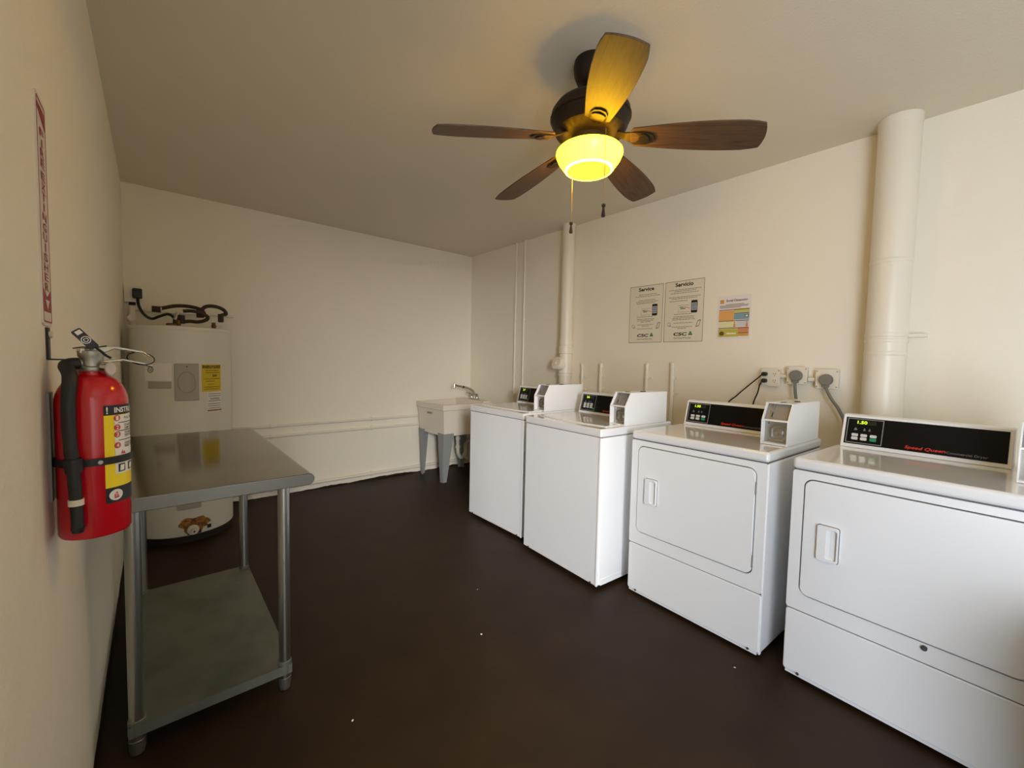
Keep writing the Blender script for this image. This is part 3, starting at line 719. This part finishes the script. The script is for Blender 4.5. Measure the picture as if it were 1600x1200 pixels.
# power cord and its outlet above the heater
t = thing('power_cord', 'black cord with plug curling down to the water heater', 'cord', P3(213, 463, 4.30))
o = t.location.copy()
obj('cable', tube(newbm(), [P3(*p) - o for p in ((215, 466, 4.29), (217, 478, 4.24), (225, 491, 4.12), (237, 498, 4.0), (250, 494, 3.95), (263, 491, 3.93), (272, 497, 3.92), (272, 507, 3.92))], .0095, 12), 'black', t, True)
bm = newbm(); c = P3(214, 459, 4.30) - o; box(bm, c.x - .026, c.x + .03, c.y - .02, c.y + .022, c.z - .035, c.z + .04); obj('plug', bm, 'black', t, bevel=.008)
t = thing('outlet_box', 'white outlet box above the water heater in the corner', 'outlet', (-.115, YB, 1.745))
obj('box', box(newbm(), -.042, .050, -.040, 0, -.05, .06), 'plate', t, bevel=.004)
obj('cover_plate', box(newbm(), -.046, .054, -.046, -.040, -.055, .065), 'plate', t, bevel=.002)
obj('base_collar', cyl(newbm(), (.0, -.02, -.05), (.0, -.02, -.075), .02, n=16), 'bracket', t, True)
t = thing('mounting_board', 'white board on the back wall behind the heater pipes', 'board', (-.10, YB, 1.625))
obj('board', box(newbm(), 0, .63, -.02, 0, 0, .065), 'wall', t, bevel=.003)
obj('board_pipe', cyl(newbm(), (.0, -.03, .01), (.63, -.03, .01), .010, n=12), 'pipe', t, True)
t = thing('riser_pipe', 'white pipe with a tee beside the heater in the left corner', 'pipe', (-.118, 4.28, 0))
obj('pipe', cyl(newbm(), (0, 0, 0), (0, 0, 1.66), .02, n=16), 'pipe', t, True)
obj('tee', cyl(newbm(), (0, 0, 1.53), (0, 0, 1.60), .026, n=16), 'pipe', t, True)
obj('elbow', cyl(newbm(), (0, 0, 1.565), (0, -.05, 1.565), .024, n=16), 'pipe', t, True)

# ================================================================== laundry tub
SX0, SX1, SY0, SY1, ST, SB = 2.270, 2.905, 3.745, 4.335, .832, .495
t = thing('laundry_tub', 'cream plastic laundry tub on tapered grey legs in the corner', 'sink', ((SX0 + SX1) / 2, (SY0 + SY1) / 2, 0))
sx, sy = (SX0 + SX1) / 2, (SY0 + SY1) / 2
def quad_ring(bm, x0, x1, y0, y1, z): return [bm.verts.new((x - sx, y - sy, z)) for x, y in ((x0, y0), (x1, y0), (x1, y1), (x0, y1))]
bm = newbm()
dk = SX1 - .12
R = [quad_ring(bm, SX0 + .035, SX1 - .03, SY0 + .03, SY1 - .03, SB), quad_ring(bm, SX0 + .012, SX1 - .012, SY0 + .010, SY1 - .010, ST - .06), quad_ring(bm, SX0, SX1, SY0, SY1, ST - .058), quad_ring(bm, SX0, SX1, SY0, SY1, ST),
     quad_ring(bm, SX0 + .03, dk, SY0 + .03, SY1 - .03, ST), quad_ring(bm, SX0 + .036, dk - .004, SY0 + .036, SY1 - .036, ST - .02), quad_ring(bm, SX0 + .055, dk - .03, SY0 + .05, SY1 - .05, SB + .012)]
for a, b in zip(R, R[1:]):
    for i in range(4): bm.faces.new((a[i], a[(i + 1) % 4], b[(i + 1) % 4], b[i]))
bm.faces.new(R[0][::-1]); bm.faces.new(R[-1])
obj('basin', bm, 'tub', t, bevel=.007, seg=3)
obj('back_ledge', box(newbm(), dk + .01 - sx, SX1 - .004 - sx, SY0 + .012 - sy, SY1 - .012 - sy, ST - .001, ST + .018), 'tub', t, bevel=.006)
bm = newbm(); prism(bm, rrect(.10, .018, .008, 4, 0, ST - .105), lambda u, v, s: (s, -u, v), SX0 + .004 - sx, SX0 + .012 - sx); obj('front_badge', bm, 'tub_leg', t)
for cx, cy, dx, dy in ((SX0 + .025, SY0 + .025, 1, 1), (SX0 + .025, SY1 - .025, 1, -1), (SX1 - .03, SY0 + .025, -1, 1), (SX1 - .03, SY1 - .025, -1, -1)):
    bm = newbm(); th = .006
    # folded sheet leg: two tapering flanges meeting at the corner
    for ax in (0, 1):
        pol = [(0, SB + .03), (.125, SB + .03), (.05, .0), (.008, .0)]
        if ax == 0: prism(bm, pol, lambda u, v, s: (cx + dx * u - sx + dx * (SB - v) * .02, cy + dy * s - sy + dy * (SB - v) * .06, v), 0, th)
        else: prism(bm, pol, lambda u, v, s: (cx + dx * s - sx + dx * (SB - v) * .02, cy + dy * u - sy + dy * (SB - v) * .06, v), 0, th)
    obj('leg', bm, 'tub_leg', t)
# drain trap
bm = newbm(); x0, y0 = 2.66 - sx, 4.06 - sy
tube(bm, [(x0, y0, SB + .01), (x0, y0, .34), (x0 + .01, y0, .22), (x0 + .06, y0 + .01, .17), (x0 + .12, y0 + .02, .22), (x0 + .13, y0 + .03, .30), (x0 + .18, y0 + .04, .34), (x0 + .34, y0 + .06, .34)], .021, 14)
tr = obj('drain_trap', bm, 'pipe', t, True)
for z in (.42, .32): obj('slip_nut', cyl(newbm(), (x0, y0, z), (x0, y0, z - .03), .029, n=12), 'pipe', tr, True)
# faucet on the ledge
t = thing('faucet', 'chrome faucet with angled spout on the laundry tub', 'faucet', (2.868, 4.04, ST + .018))
obj('base_plate', box(newbm(), -.025, .025, -.075, .075, 0, .02), 'chrome', t, bevel=.008)
obj('spout', tube(newbm(), [(0, 0, .01), (0, 0, .06), (-.03, 0, .105), (-.10, 0, .135), (-.19, 0, .155), (-.275, 0, .172)], lambda s: .015 - .004 * s, 14), 'chrome', t, True)
obj('spout_tip', cyl(newbm(), (-.275, 0, .186), (-.282, 0, .142), .0155, n=16), 'chrome', t, True)
obj('spout_ring', cyl(newbm(), (-.150, 0, .1455), (-.165, 0, .149), .0145, n=16), 'bracket', t, True)
for s in (-1, 1):
    hd = obj('handle', lathe(newbm(), [(.02, .018), (.016, .05), (.018, .055), (.010, .068)], (0, s * .052, 0), 16), 'chrome', t, True)
    obj('lever', tube(newbm(), [(0, s * .052, .06), (-.03, s * .058, .068), (-.075, s * .062, .078)], .0075, 10), 'chrome', hd, True)

# ================================================================== fire extinguisher, bracket and sign
EX, EY, ER = -.1005, 1.256, .0572
EZ0, EZ1 = .917, 1.292
ed = Vector((-EX, -EY, 0)).normalized(); er = Vector((-ed.y, ed.x, 0))    # towards the camera's side, and to the right of it
if er.x < 0: er = -er
t = thing('fire_extinguisher', 'red fire extinguisher with black hose hung on the left wall', 'extinguisher', (EX, EY, EZ0))
def ES(off): return lambda ph, z: tuple((ed * math.cos(ph) + er * math.sin(ph)) * (ER + off)) [:2] + (z - EZ0,)
prof = [(ER - .008, .003), (ER - .003, 0), (ER, .006), (ER, .276)]
for i in range(1, 9):
    a = rad(90 * i / 8); prof.append((.0225 + (ER - .0225) * math.cos(a) ** 1.25, .276 + .060 * math.sin(a)))
prof += [(.0215, .340), (.0215, .345)]
obj('cylinder', lathe(newbm(), prof, n=64), 'red', t, True, angle=50)
# valve
bm = newbm(); lathe(bm, [(.024, .344), (.025, .346), (.025, .352), (.020, .355), (.019, .372), (.021, .376), (.021, .386), (.014, .389)], n=28)
vl = obj('valve', bm, 'satin', t, True)
bm = newbm(); c = ed * .0; side = -er
cyl(bm, Vector((0, 0, .360)), Vector((0, 0, .360)) + side * .034 + ed * .012, .0105, n=16); obj('hose_port', bm, 'satin', vl, True)
# handles point away from the wall, towards the room
hdv = (er * .95 - ed * .30).normalized(); hs = Vector((-hdv.y, hdv.x, 0))
def HB(a, b, z): v = hdv * a + hs * b; return (v.x, v.y, z)
bm = newbm(); prism(bm, [(-.020, .381), (.02, .384), (.035, .392), (.085, .384), (.098, .374), (.098, .378), (.085, .389), (.035, .398), (-.020, .392)], lambda u, v, s: HB(u, s, v), -.011, .011); obj('top_lever', bm, 'chrome', t, bevel=.0015)
bm = newbm(); prism(bm, [(.012, .360), (.05, .366), (.085, .358), (.105, .352), (.105, .356), (.085, .363), (.05, .371), (.012, .366)], lambda u, v, s: HB(u, s, v), -.010, .010); obj('carry_handle', bm, 'chrome', t, bevel=.0015)
bm = newbm(); cpts = [HB(.085 + .025 * math.cos(a), .012 * math.sin(a), .372 + .014 * math.sin(a)) for a in [2 * PI * i / 14 for i in range(15)]]; tube(bm, cpts, .0011, 6, 2); obj('pin_ring', bm, 'bracket', t, True)
# gauge
gd = (ed * .62 + er * .78).normalized(); gc = gd * .026 + Vector((0, 0, .350))
bm = newbm(); cyl(bm, gd * .01 + Vector((0, 0, .357)), gc + gd * .004, .006, n=12); cyl(bm, gc, gc + gd * .010, .0145, n=24)
ga = obj('gauge', bm, 'chrome', t, True)
obj('gauge_glass', cyl(newbm(), gc + gd * .010, gc + gd * .012, .0125, n=24), 'clear', ga, True)
# tag on a cable tie
tu = (er * -.62 + Vector((0, 0, .78))).normalized(); tc0 = Vector((0, 0, .398)) + er * .002 + ed * .024; tn = ed; tv = tn.cross(tu).normalized()
TG = lambda u, v, s: tuple(tc0 + tu * u + tv * v + tn * s)
tg = obj('inspection_tag', prism(newbm(), rrect(.046, .017, .003, 3, .016, 0), TG, 0, .001), 'label_black', t)
bm = newbm(); frame_prism(bm, ellipse(.014, 0, .0078, .0078, 18), ellipse(.014, 0, .0062, .0062, 18), TG, .001, .0014); frame_prism(bm, ellipse(.014, 0, .0042, .0042, 14)[1:12] + ellipse(.014, 0, .0042, .0042, 14)[12:13], ellipse(.014, 0, .0028, .0028, 14)[1:13], TG, .001, .0014)
prism(bm, [(.028, -.006), (.036, -.006), (.036, .004), (.028, .004)], TG, .001, .0013); obj('tag_print', bm, 'white', tg)
bm = newbm(); tube(bm, [tuple(Vector((0, 0, .394)) + er * a + ed * .024 + Vector((0, 0, b))) for a, b in ((-.026, -.003), (-.012, 0), (.006, .0), (.024, .004))], .0013, 8); obj('cable_tie', bm, 'black', t, True)
bm = newbm(); tube(bm, [tuple(Vector((0, 0, .394)) + er * a + ed * .027 + Vector((0, 0, b))) for a, b in ((.006, .001), (.014, -.007), (.022, -.016), (.030, -.022))], .0024, 8); obj('tie_tail', bm, 'black', t, True)
# hose
def EP(deg, off, z): v = (ed * math.cos(rad(deg)) + er * math.sin(rad(deg))) * (ER + off); return (v.x, v.y, z)
hp0 = Vector((0, 0, .360)) + side * .020 + ed * .010
hz_pts = [tuple(hp0), tuple(hp0 + side * .016 + ed * .012 + Vector((0, 0, -.004))), EP(-34, -.002, .335), EP(-29, .012, .285), EP(-28, .0142, .22), EP(-25, .0142, .15), EP(-23, .0135, .09), EP(-22, .0135, .028)]
hs_o = obj('hose', tube(newbm(), hz_pts, lambda s: .0124 - .003 * s, 16), 'black', t, True)
obj('hose_band', cyl(newbm(), EP(-23, .0135, .078), EP(-23, .0135, .090), .0118, n=20), 'cream', hs_o, True)
obj('nozzle', cyl(newbm(), EP(-22, .0135, .033), EP(-22, .0135, .022), .0106, .0085, n=20), 'black', hs_o, True)
# label
p0, p1 = rad(15.5), rad(150)
def epatch(name, a, b, z0, z1, off, m, parent, n=16):
    bm = newbm(); flat(bm, ES(off), a, b, z0, z1, n); bmesh.ops.remove_doubles(bm, verts=bm.verts, dist=1e-6); return obj(name, bm, m, parent, True)
lab = epatch('label', p0, p1, 1.017, 1.170, .0006, 'yellow', t, 18)
epatch('label_header', p0, p1, 1.170, 1.191, .0006, 'label_black', lab, 18)
epatch('label_footer', p0, p1, .984, 1.017, .0006, 'label_black', lab, 18)
epatch('instruction_panel', rad(33), rad(140), 1.068, 1.169, .0009, 'white', lab)
epatch('class_panel', rad(33), rad(140), 1.044, 1.068, .0009, 'white', lab)
L2 = ES(.0013)
bm = newbm(); text(bm, 'INSTRUCTIONS', L2, rad(33), rad(127), 1.1745, 1.186, 0, .03); text(bm, '!', L2, rad(19.5), rad(22), 1.173, 1.188, 0, .03); obj('header_lettering', bm, 'white', lab)
for i, z in enumerate((1.163, 1.143, 1.128, 1.105)):
    bm = newbm(); prism(bm, ellipse(rad(38), z, rad(6.5), .0065, 20), lambda u, v, s: ES(s)(u, v), .001, .0013); bd = obj('step_badge', bm, 'label_red', lab)
    bm = newbm(); text(bm, str(i + 1), ES(.0018), rad(35.5), rad(40.5), z - .0042, z + .0042); obj('step_number', bm, 'white', bd)
bm = newbm()
for z, wd in ((1.162, 'PULL PIN'), (1.146, 'STAND BACK 8 FEET'), (1.140, 'AIM AT BASE OF FIRE'), (1.130, 'SQUEEZE LEVER'), (1.124, 'AND DISCHARGE'), (1.107, 'SWEEP NOZZLE FROM'), (1.101, 'SIDE TO SIDE')):
    text(bm, wd, L2, rad(54), rad(54 + 3.6 * len(wd)), z - .0026, z + .0026)
for z in (1.152, 1.1345, 1.1145): flat(bm, L2, rad(40), rad(138), z, z + .0016, 8)
stuff(obj('instruction_text', bm, 'blackline', lab))
bm = newbm(); poly(bm, L2, [(rad(44), 1.086), (rad(56), 1.084), (rad(53), 1.091), (rad(49), 1.089), (rad(48), 1.095)]); obj('flame_mark', bm, 'label_red', lab)
for a in (38, 62, 86):
    bm = newbm(); prism(bm, rrect(rad(15), .017, .004, 2, rad(a + 8), 1.056), lambda u, v, s: ES(s)(u, v), .001, .0014); cb = obj('class_symbol', bm, 'label_black', lab)
    bm = newbm(); poly(bm, ES(.0018), [(rad(a + 3), 1.050), (rad(a + 12), 1.050), (rad(a + 13), 1.062), (rad(a + 4), 1.062)]); obj('symbol_print', bm, 'white', cb)
bm = newbm(); prism(bm, ellipse(rad(33), 1.0005, rad(12.5), .0115, 24), lambda u, v, s: ES(s)(u, v), .001, .0014); em = obj('maker_emblem', bm, 'white', lab)
bm = newbm(); text(bm, 'B', ES(.0019), rad(29), rad(38), .993, 1.002); poly(bm, ES(.0019), [(rad(31), 1.003), (rad(36), 1.003), (rad(33.5), 1.008)]); obj('emblem_print', bm, 'label_red', em)
bm = newbm(); lathe(bm, [(ER + .0018, .151), (ER + .0036, .151), (ER + .0036, .166), (ER + .0018, .166)], n=56, cap0=False, cap1=False)
st = obj('strap', bm, 'black', t, True)
q = Vector(EP(8, .0045, .1585)); obj('strap_rivet', cyl(newbm(), q, q + Vector(EP(8, 0, 0)).normalized() * .003, .004, n=10), 'satin', st, True)
obj('hose_clip', cyl(newbm(), EP(-24, .0140, .145), EP(-24.5, .0140, .172), .0138, n=20), 'black', st, True)
# bracket on the wall
t = thing('extinguisher_bracket', 'black metal wall hook holding up the fire extinguisher', 'bracket', (XL, EY, EZ0))
ax = EX - XL
bm = newbm(); box(bm, 0, .004, .0, .022, .368, .432); box(bm, 0, .052, .004, .018, .366, .369)
obj('hook', bm, 'bracket', t)
obj('hook_end', cyl(newbm(), (.050, .011, .366), (.050, .011, .385), .003, n=10), 'bracket', t, True)
obj('mount_screw', cyl(newbm(), (.004, .011, .418), (.009, .011, .418), .0065, n=12), 'cream', t, True)
obj('back_plate', box(newbm(), 0, .005, -.022, .022, .08, .30), 'foot', t)
# sign
t = thing('extinguisher_sign', 'tall narrow red and white fire extinguisher sign on the left wall', 'sign', (XL, 1.268, 1.352))
W_, H_ = .095, .448
fn = lambda u, v, s: (s, u - .5 * W_ + 0, v)
obj('plate', prism(newbm(), rrect(W_, H_, .010, 5, W_ / 2, H_ / 2), fn, 0, .003), 'sign_white', t)
obj('edge_line', frame_prism(newbm(), rrect(W_ * .88, H_ * .97, .006, 4, W_ / 2, H_ / 2), rrect(W_ * .82, H_ * .955, .005, 4, W_ / 2, H_ / 2), fn, .003, .0034), 'sign_red', t)
S_ = lambda u, v: (.0036, u - .5 * W_, v)
obj('arrow_field', prism(newbm(), [(W_ * .1, .028), (W_ * .9, .028), (W_ * .9, .074), (W_ * .5, .058), (W_ * .1, .074)], fn, .003, .0034), 'sign_red', t)
bm = newbm(); poly(bm, S_, [(W_ * .5, .033), (W_ * .72, .052), (W_ * .28, .052)]); obj('arrow', bm, 'sign_white', t)
obj('top_field', prism(newbm(), [(W_ * .1, .420), (W_ * .9, .395), (W_ * .9, .430), (W_ * .1, .430)], fn, .003, .0034), 'sign_red', t)
letters = 'FIREEXTINGUISHER'
ztop, zbot = .388, .066; n = len(letters); bm = newbm()
for i, ch in enumerate(letters):
    z1 = ztop - (ztop - zbot) * (i + (.25 if i >= 4 else 0)) / (n + .25); hh_ = (ztop - zbot) / n * .78
    wdt = .10 if ch == 'I' else .42
    text(bm, ch, S_, W_ * (.5 - wdt / 2), W_ * (.5 + wdt / 2), z1 - hh_, z1)
obj('lettering', bm, 'sign_red', t)

# ================================================================== ceiling fan
FX, FY, BZ, BR, PH0, TILT = 1.447, 1.215, 2.270, .662, rad(156.3), rad(-13)
t = thing('ceiling_fan', 'five-blade ceiling fan with lit amber glass bowl', 'ceiling fan', (FX, FY, H))
def z_(z): return z - H
obj('canopy', lathe(newbm(), [(.074, z_(H) - .0005), (.077, z_(2.565)), (.074, z_(2.53)), (.060, z_(2.495)), (.034, z_(2.475)), (.017, z_(2.472))], n=40), 'bronze', t, True)
obj('downrod', cyl(newbm(), (0, 0, z_(2.51)), (0, 0, z_(2.42)), .013, n=20), 'bronze', t, True)
mot = obj('motor_housing', lathe(newbm(), [(.020, z_(2.445)), (.045, z_(2.440)), (.060, z_(2.425)), (.120, z_(2.410)), (.150, z_(2.395)), (.166, z_(2.372)), (.168, z_(2.335)), (.160, z_(2.325)), (.158, z_(2.310)), (.150, z_(2.300)), (.148, z_(2.290)), (.110, z_(2.268)), (.082, z_(2.262))], n=56), 'bronze', t, True)
obj('housing_band', lathe(newbm(), [(.1685, z_(2.352)), (.1715, z_(2.350)), (.1715, z_(2.343)), (.1685, z_(2.341))], n=56, cap0=False, cap1=False), 'bronze', mot, True)
for i in range(30):       # cooling slots in the lower cone
    a = 2 * PI * i / 30
    if i % 6 == 0: continue
    u = Vector((math.cos(a), math.sin(a), 0)); v = Vector((-math.sin(a), math.cos(a), 0))
    p = [u * .145 + Vector((0, 0, z_(2.2866))), u * .116 + Vector((0, 0, z_(2.2702)))]
    bm = newbm(); bm.faces.new([bm.verts.new(q) for q in (p[0] - v * .005, p[0] + v * .005, p[1] + v * .0042, p[1] - v * .0042)]); obj('cooling_slot', bm, 'bronze_dark', mot)
obj('switch_housing', lathe(newbm(), [(.082, z_(2.263)), (.078, z_(2.240)), (.060, z_(2.232)), (.060, z_(2.222)), (.115, z_(2.220)), (.128, z_(2.212)), (.130, z_(2.200))], n=48), 'bronze', t, True)
bowl = obj('lamp_bowl', lathe(newbm(), [(.134, z_(2.214)), (.141, z_(2.206)), (.142, z_(2.196)), (.132, z_(2.172)), (.116, z_(2.150)), (.104, z_(2.134))], n=56, cap0=False, cap1=False), 'bowl', t, True, angle=60)
obj('bowl_rim', lathe(newbm(), [(.104, z_(2.134)), (.101, z_(2.130)), (.097, z_(2.128)), (.093, z_(2.128))], n=56, cap0=False, cap1=False), 'bowl_edge', bowl, True, angle=60)
obj('bowl_base', lathe(newbm(), [(.093, z_(2.128)), (.090, z_(2.130)), (.060, z_(2.132)), (.02, z_(2.132))], n=56, cap0=False), 'bowl_bottom', bowl, True, angle=80)
# blades: paddle outline along local x
def blade_outline():
    up = []; n = 16; r0, r1 = .185, BR
    for i in range(n + 1):
        s = i / n; x = r0 + (r1 - r0) * s
        wd = .050 + .026 * math.sin(min(s * 1.25, 1) * PI / 2) + .004 * math.sin(PI * s)
        if s > .82: wd -= .012 * ((s - .82) / .18) ** 2
        up.append((x, wd))
    tip = [(BR + .012 * (1 - (k / 4) ** 2) if abs(k) < 4 else BR, up[-1][1] * k / 4) for k in (3, 2, 1, 0, -1, -2, -3)]
    root = [(r0 - .012, -.030), (r0 - .016, 0), (r0 - .012, .030)]
    return up + tip + [(x, -w_) for x, w_ in up[::-1]] + root
TIPZ = (2.190, 2.194, 2.181, 2.233, 2.209)       # the blades sag unevenly
outl = blade_outline()
bm0 = newbm(); prism(bm0, outl, lambda u, v, s: (u, v, s), -.003, .003)
bl_first = None
for i in range(5):
    a = PH0 + 2 * PI * i / 5
    if bl_first is None: b = obj('blade', bm0, 'wood', t, bevel=.0015); bl_first = b
    else:
        b = bl_first.copy(); C.objects.link(b)
    b.parent = t; b.matrix_local = Matrix.Translation((0, 0, z_(BZ))) @ Matrix.Rotation(a, 4, 'Z') @ Matrix.Rotation(math.asin((BZ - TIPZ[i]) / BR), 4, 'Y') @ Matrix.Rotation(TILT, 4, 'X')
    # blade iron: arm from the motor to a plate under the blade root
    bm = newbm()
    prism(bm, [(.085, -.016), (.150, -.020), (.185, -.034), (.235, -.034), (.262, -.022), (.270, 0), (.262, .022), (.235, .034), (.185, .034), (.150, .020), (.085, .016)], lambda u, v, s: (u, v, s + max(0, .185 - u) * .30), -.0085, -.0032)
    ir = obj('blade_iron', bm, 'bronze', b)
    bm = newbm(); prism(bm, ellipse(.226, 0, .022, .028, 20), lambda u, v, s: (u, v, s), -.0125, -.0084); obj('iron_boss', bm, 'bronze', ir, bevel=.002)
# pull chains
def chain(x, y, zt, zb):
    ch = obj('pull_chain', cyl(newbm(), (x, y, z_(zt)), (x, y, z_(zb)), .0013, n=8), 'chain', t, True)
    obj('chain_fob', lathe(newbm(), [(.003, .052), (.0075, .050), (.0082, .042), (.004, .038), (.005, .03), (.0085, .004), (.006, 0)], (x, y, z_(zb) - .05), 16), 'darkwood', ch, True)
CH1 = Vector((.76, -.65)) * -.052 + Vector((.65, .76)) * .136; CH2 = Vector((.76, -.65)) * .040 + Vector((.65, .76)) * -.142
chain(CH1.x, CH1.y, 2.222, 1.955)
chain(CH2.x, CH2.y, 2.235, 1.938)

# ================================================================== unseen bin, added to cast the shade low on the nearest dryer
t = thing('shade_bin', 'unseen grey bin added to shade the nearest dryer', 'bin', (1.60, -.41, 0))
bm = newbm(); ring = []
for z, a, b in ((0, .155, .155), (.64, .20, .20), (.64, .192, .192), (.02, .148, .148)): ring.append([bm.verts.new((x, y, z)) for x, y in rrect(2 * a, 2 * b, .04, 4)])
for p, q in zip(ring, ring[1:]):
    for i in range(len(p)): bm.faces.new((p[i], p[(i + 1) % len(p)], q[(i + 1) % len(p)], q[i]))
bm.faces.new(ring[0][::-1]); bm.faces.new(ring[-1]); obj('shade_bin_body', bm, 'tub_leg', t, True)
obj('shade_bin_rim', frame_prism(newbm(), rrect(.415, .415, .045, 4), rrect(.385, .385, .035, 4), lambda u, v, s: (u, v, s), .64, .665), 'tub_leg', t, bevel=.004)
obj('shade_bin_lid', prism(newbm(), rrect(.384, .384, .034, 4), lambda u, v, s: (u, v, s), .648, .662), 'bracket', t, bevel=.004)

# ================================================================== bits of lint on the floor
def lint(x, y, r, label):
    bm = newbm(); n = 9
    ring = [bm.verts.new((r * random.uniform(.6, 1.2) * math.cos(2 * PI * i / n), r * random.uniform(.6, 1.2) * math.sin(2 * PI * i / n), 0)) for i in range(n)]
    top = bm.verts.new((0, 0, r * .5)); 
    for i in range(n): bm.faces.new((ring[i], ring[(i + 1) % n], top))
    o = obj('lint_fleck', bm, 'lint', None, True); o.location = (x, y, .0005); tag(o, label, 'lint', 'flecks on the floor')
def FL(px, py):
    dx, dy = (px - 800) / FPX, (py - 600) / FPX; d = _r2 * dx + _d2 * dy + _f; s = -CAM_H / d.z; return d.x * s, d.y * s
lint(*FL(752, 991), .006, 'white lint fleck on the bare floor in front of the washers')
lint(*FL(551, 1126), .005, 'white lint fleck on the floor nearest the photo bottom')
lint(*FL(1148, 1043), .005, 'pale lint fleck on the floor in front of the dryers')
lint(*FL(746, 921), .004, 'tiny pale fleck on the floor beside the front washer')
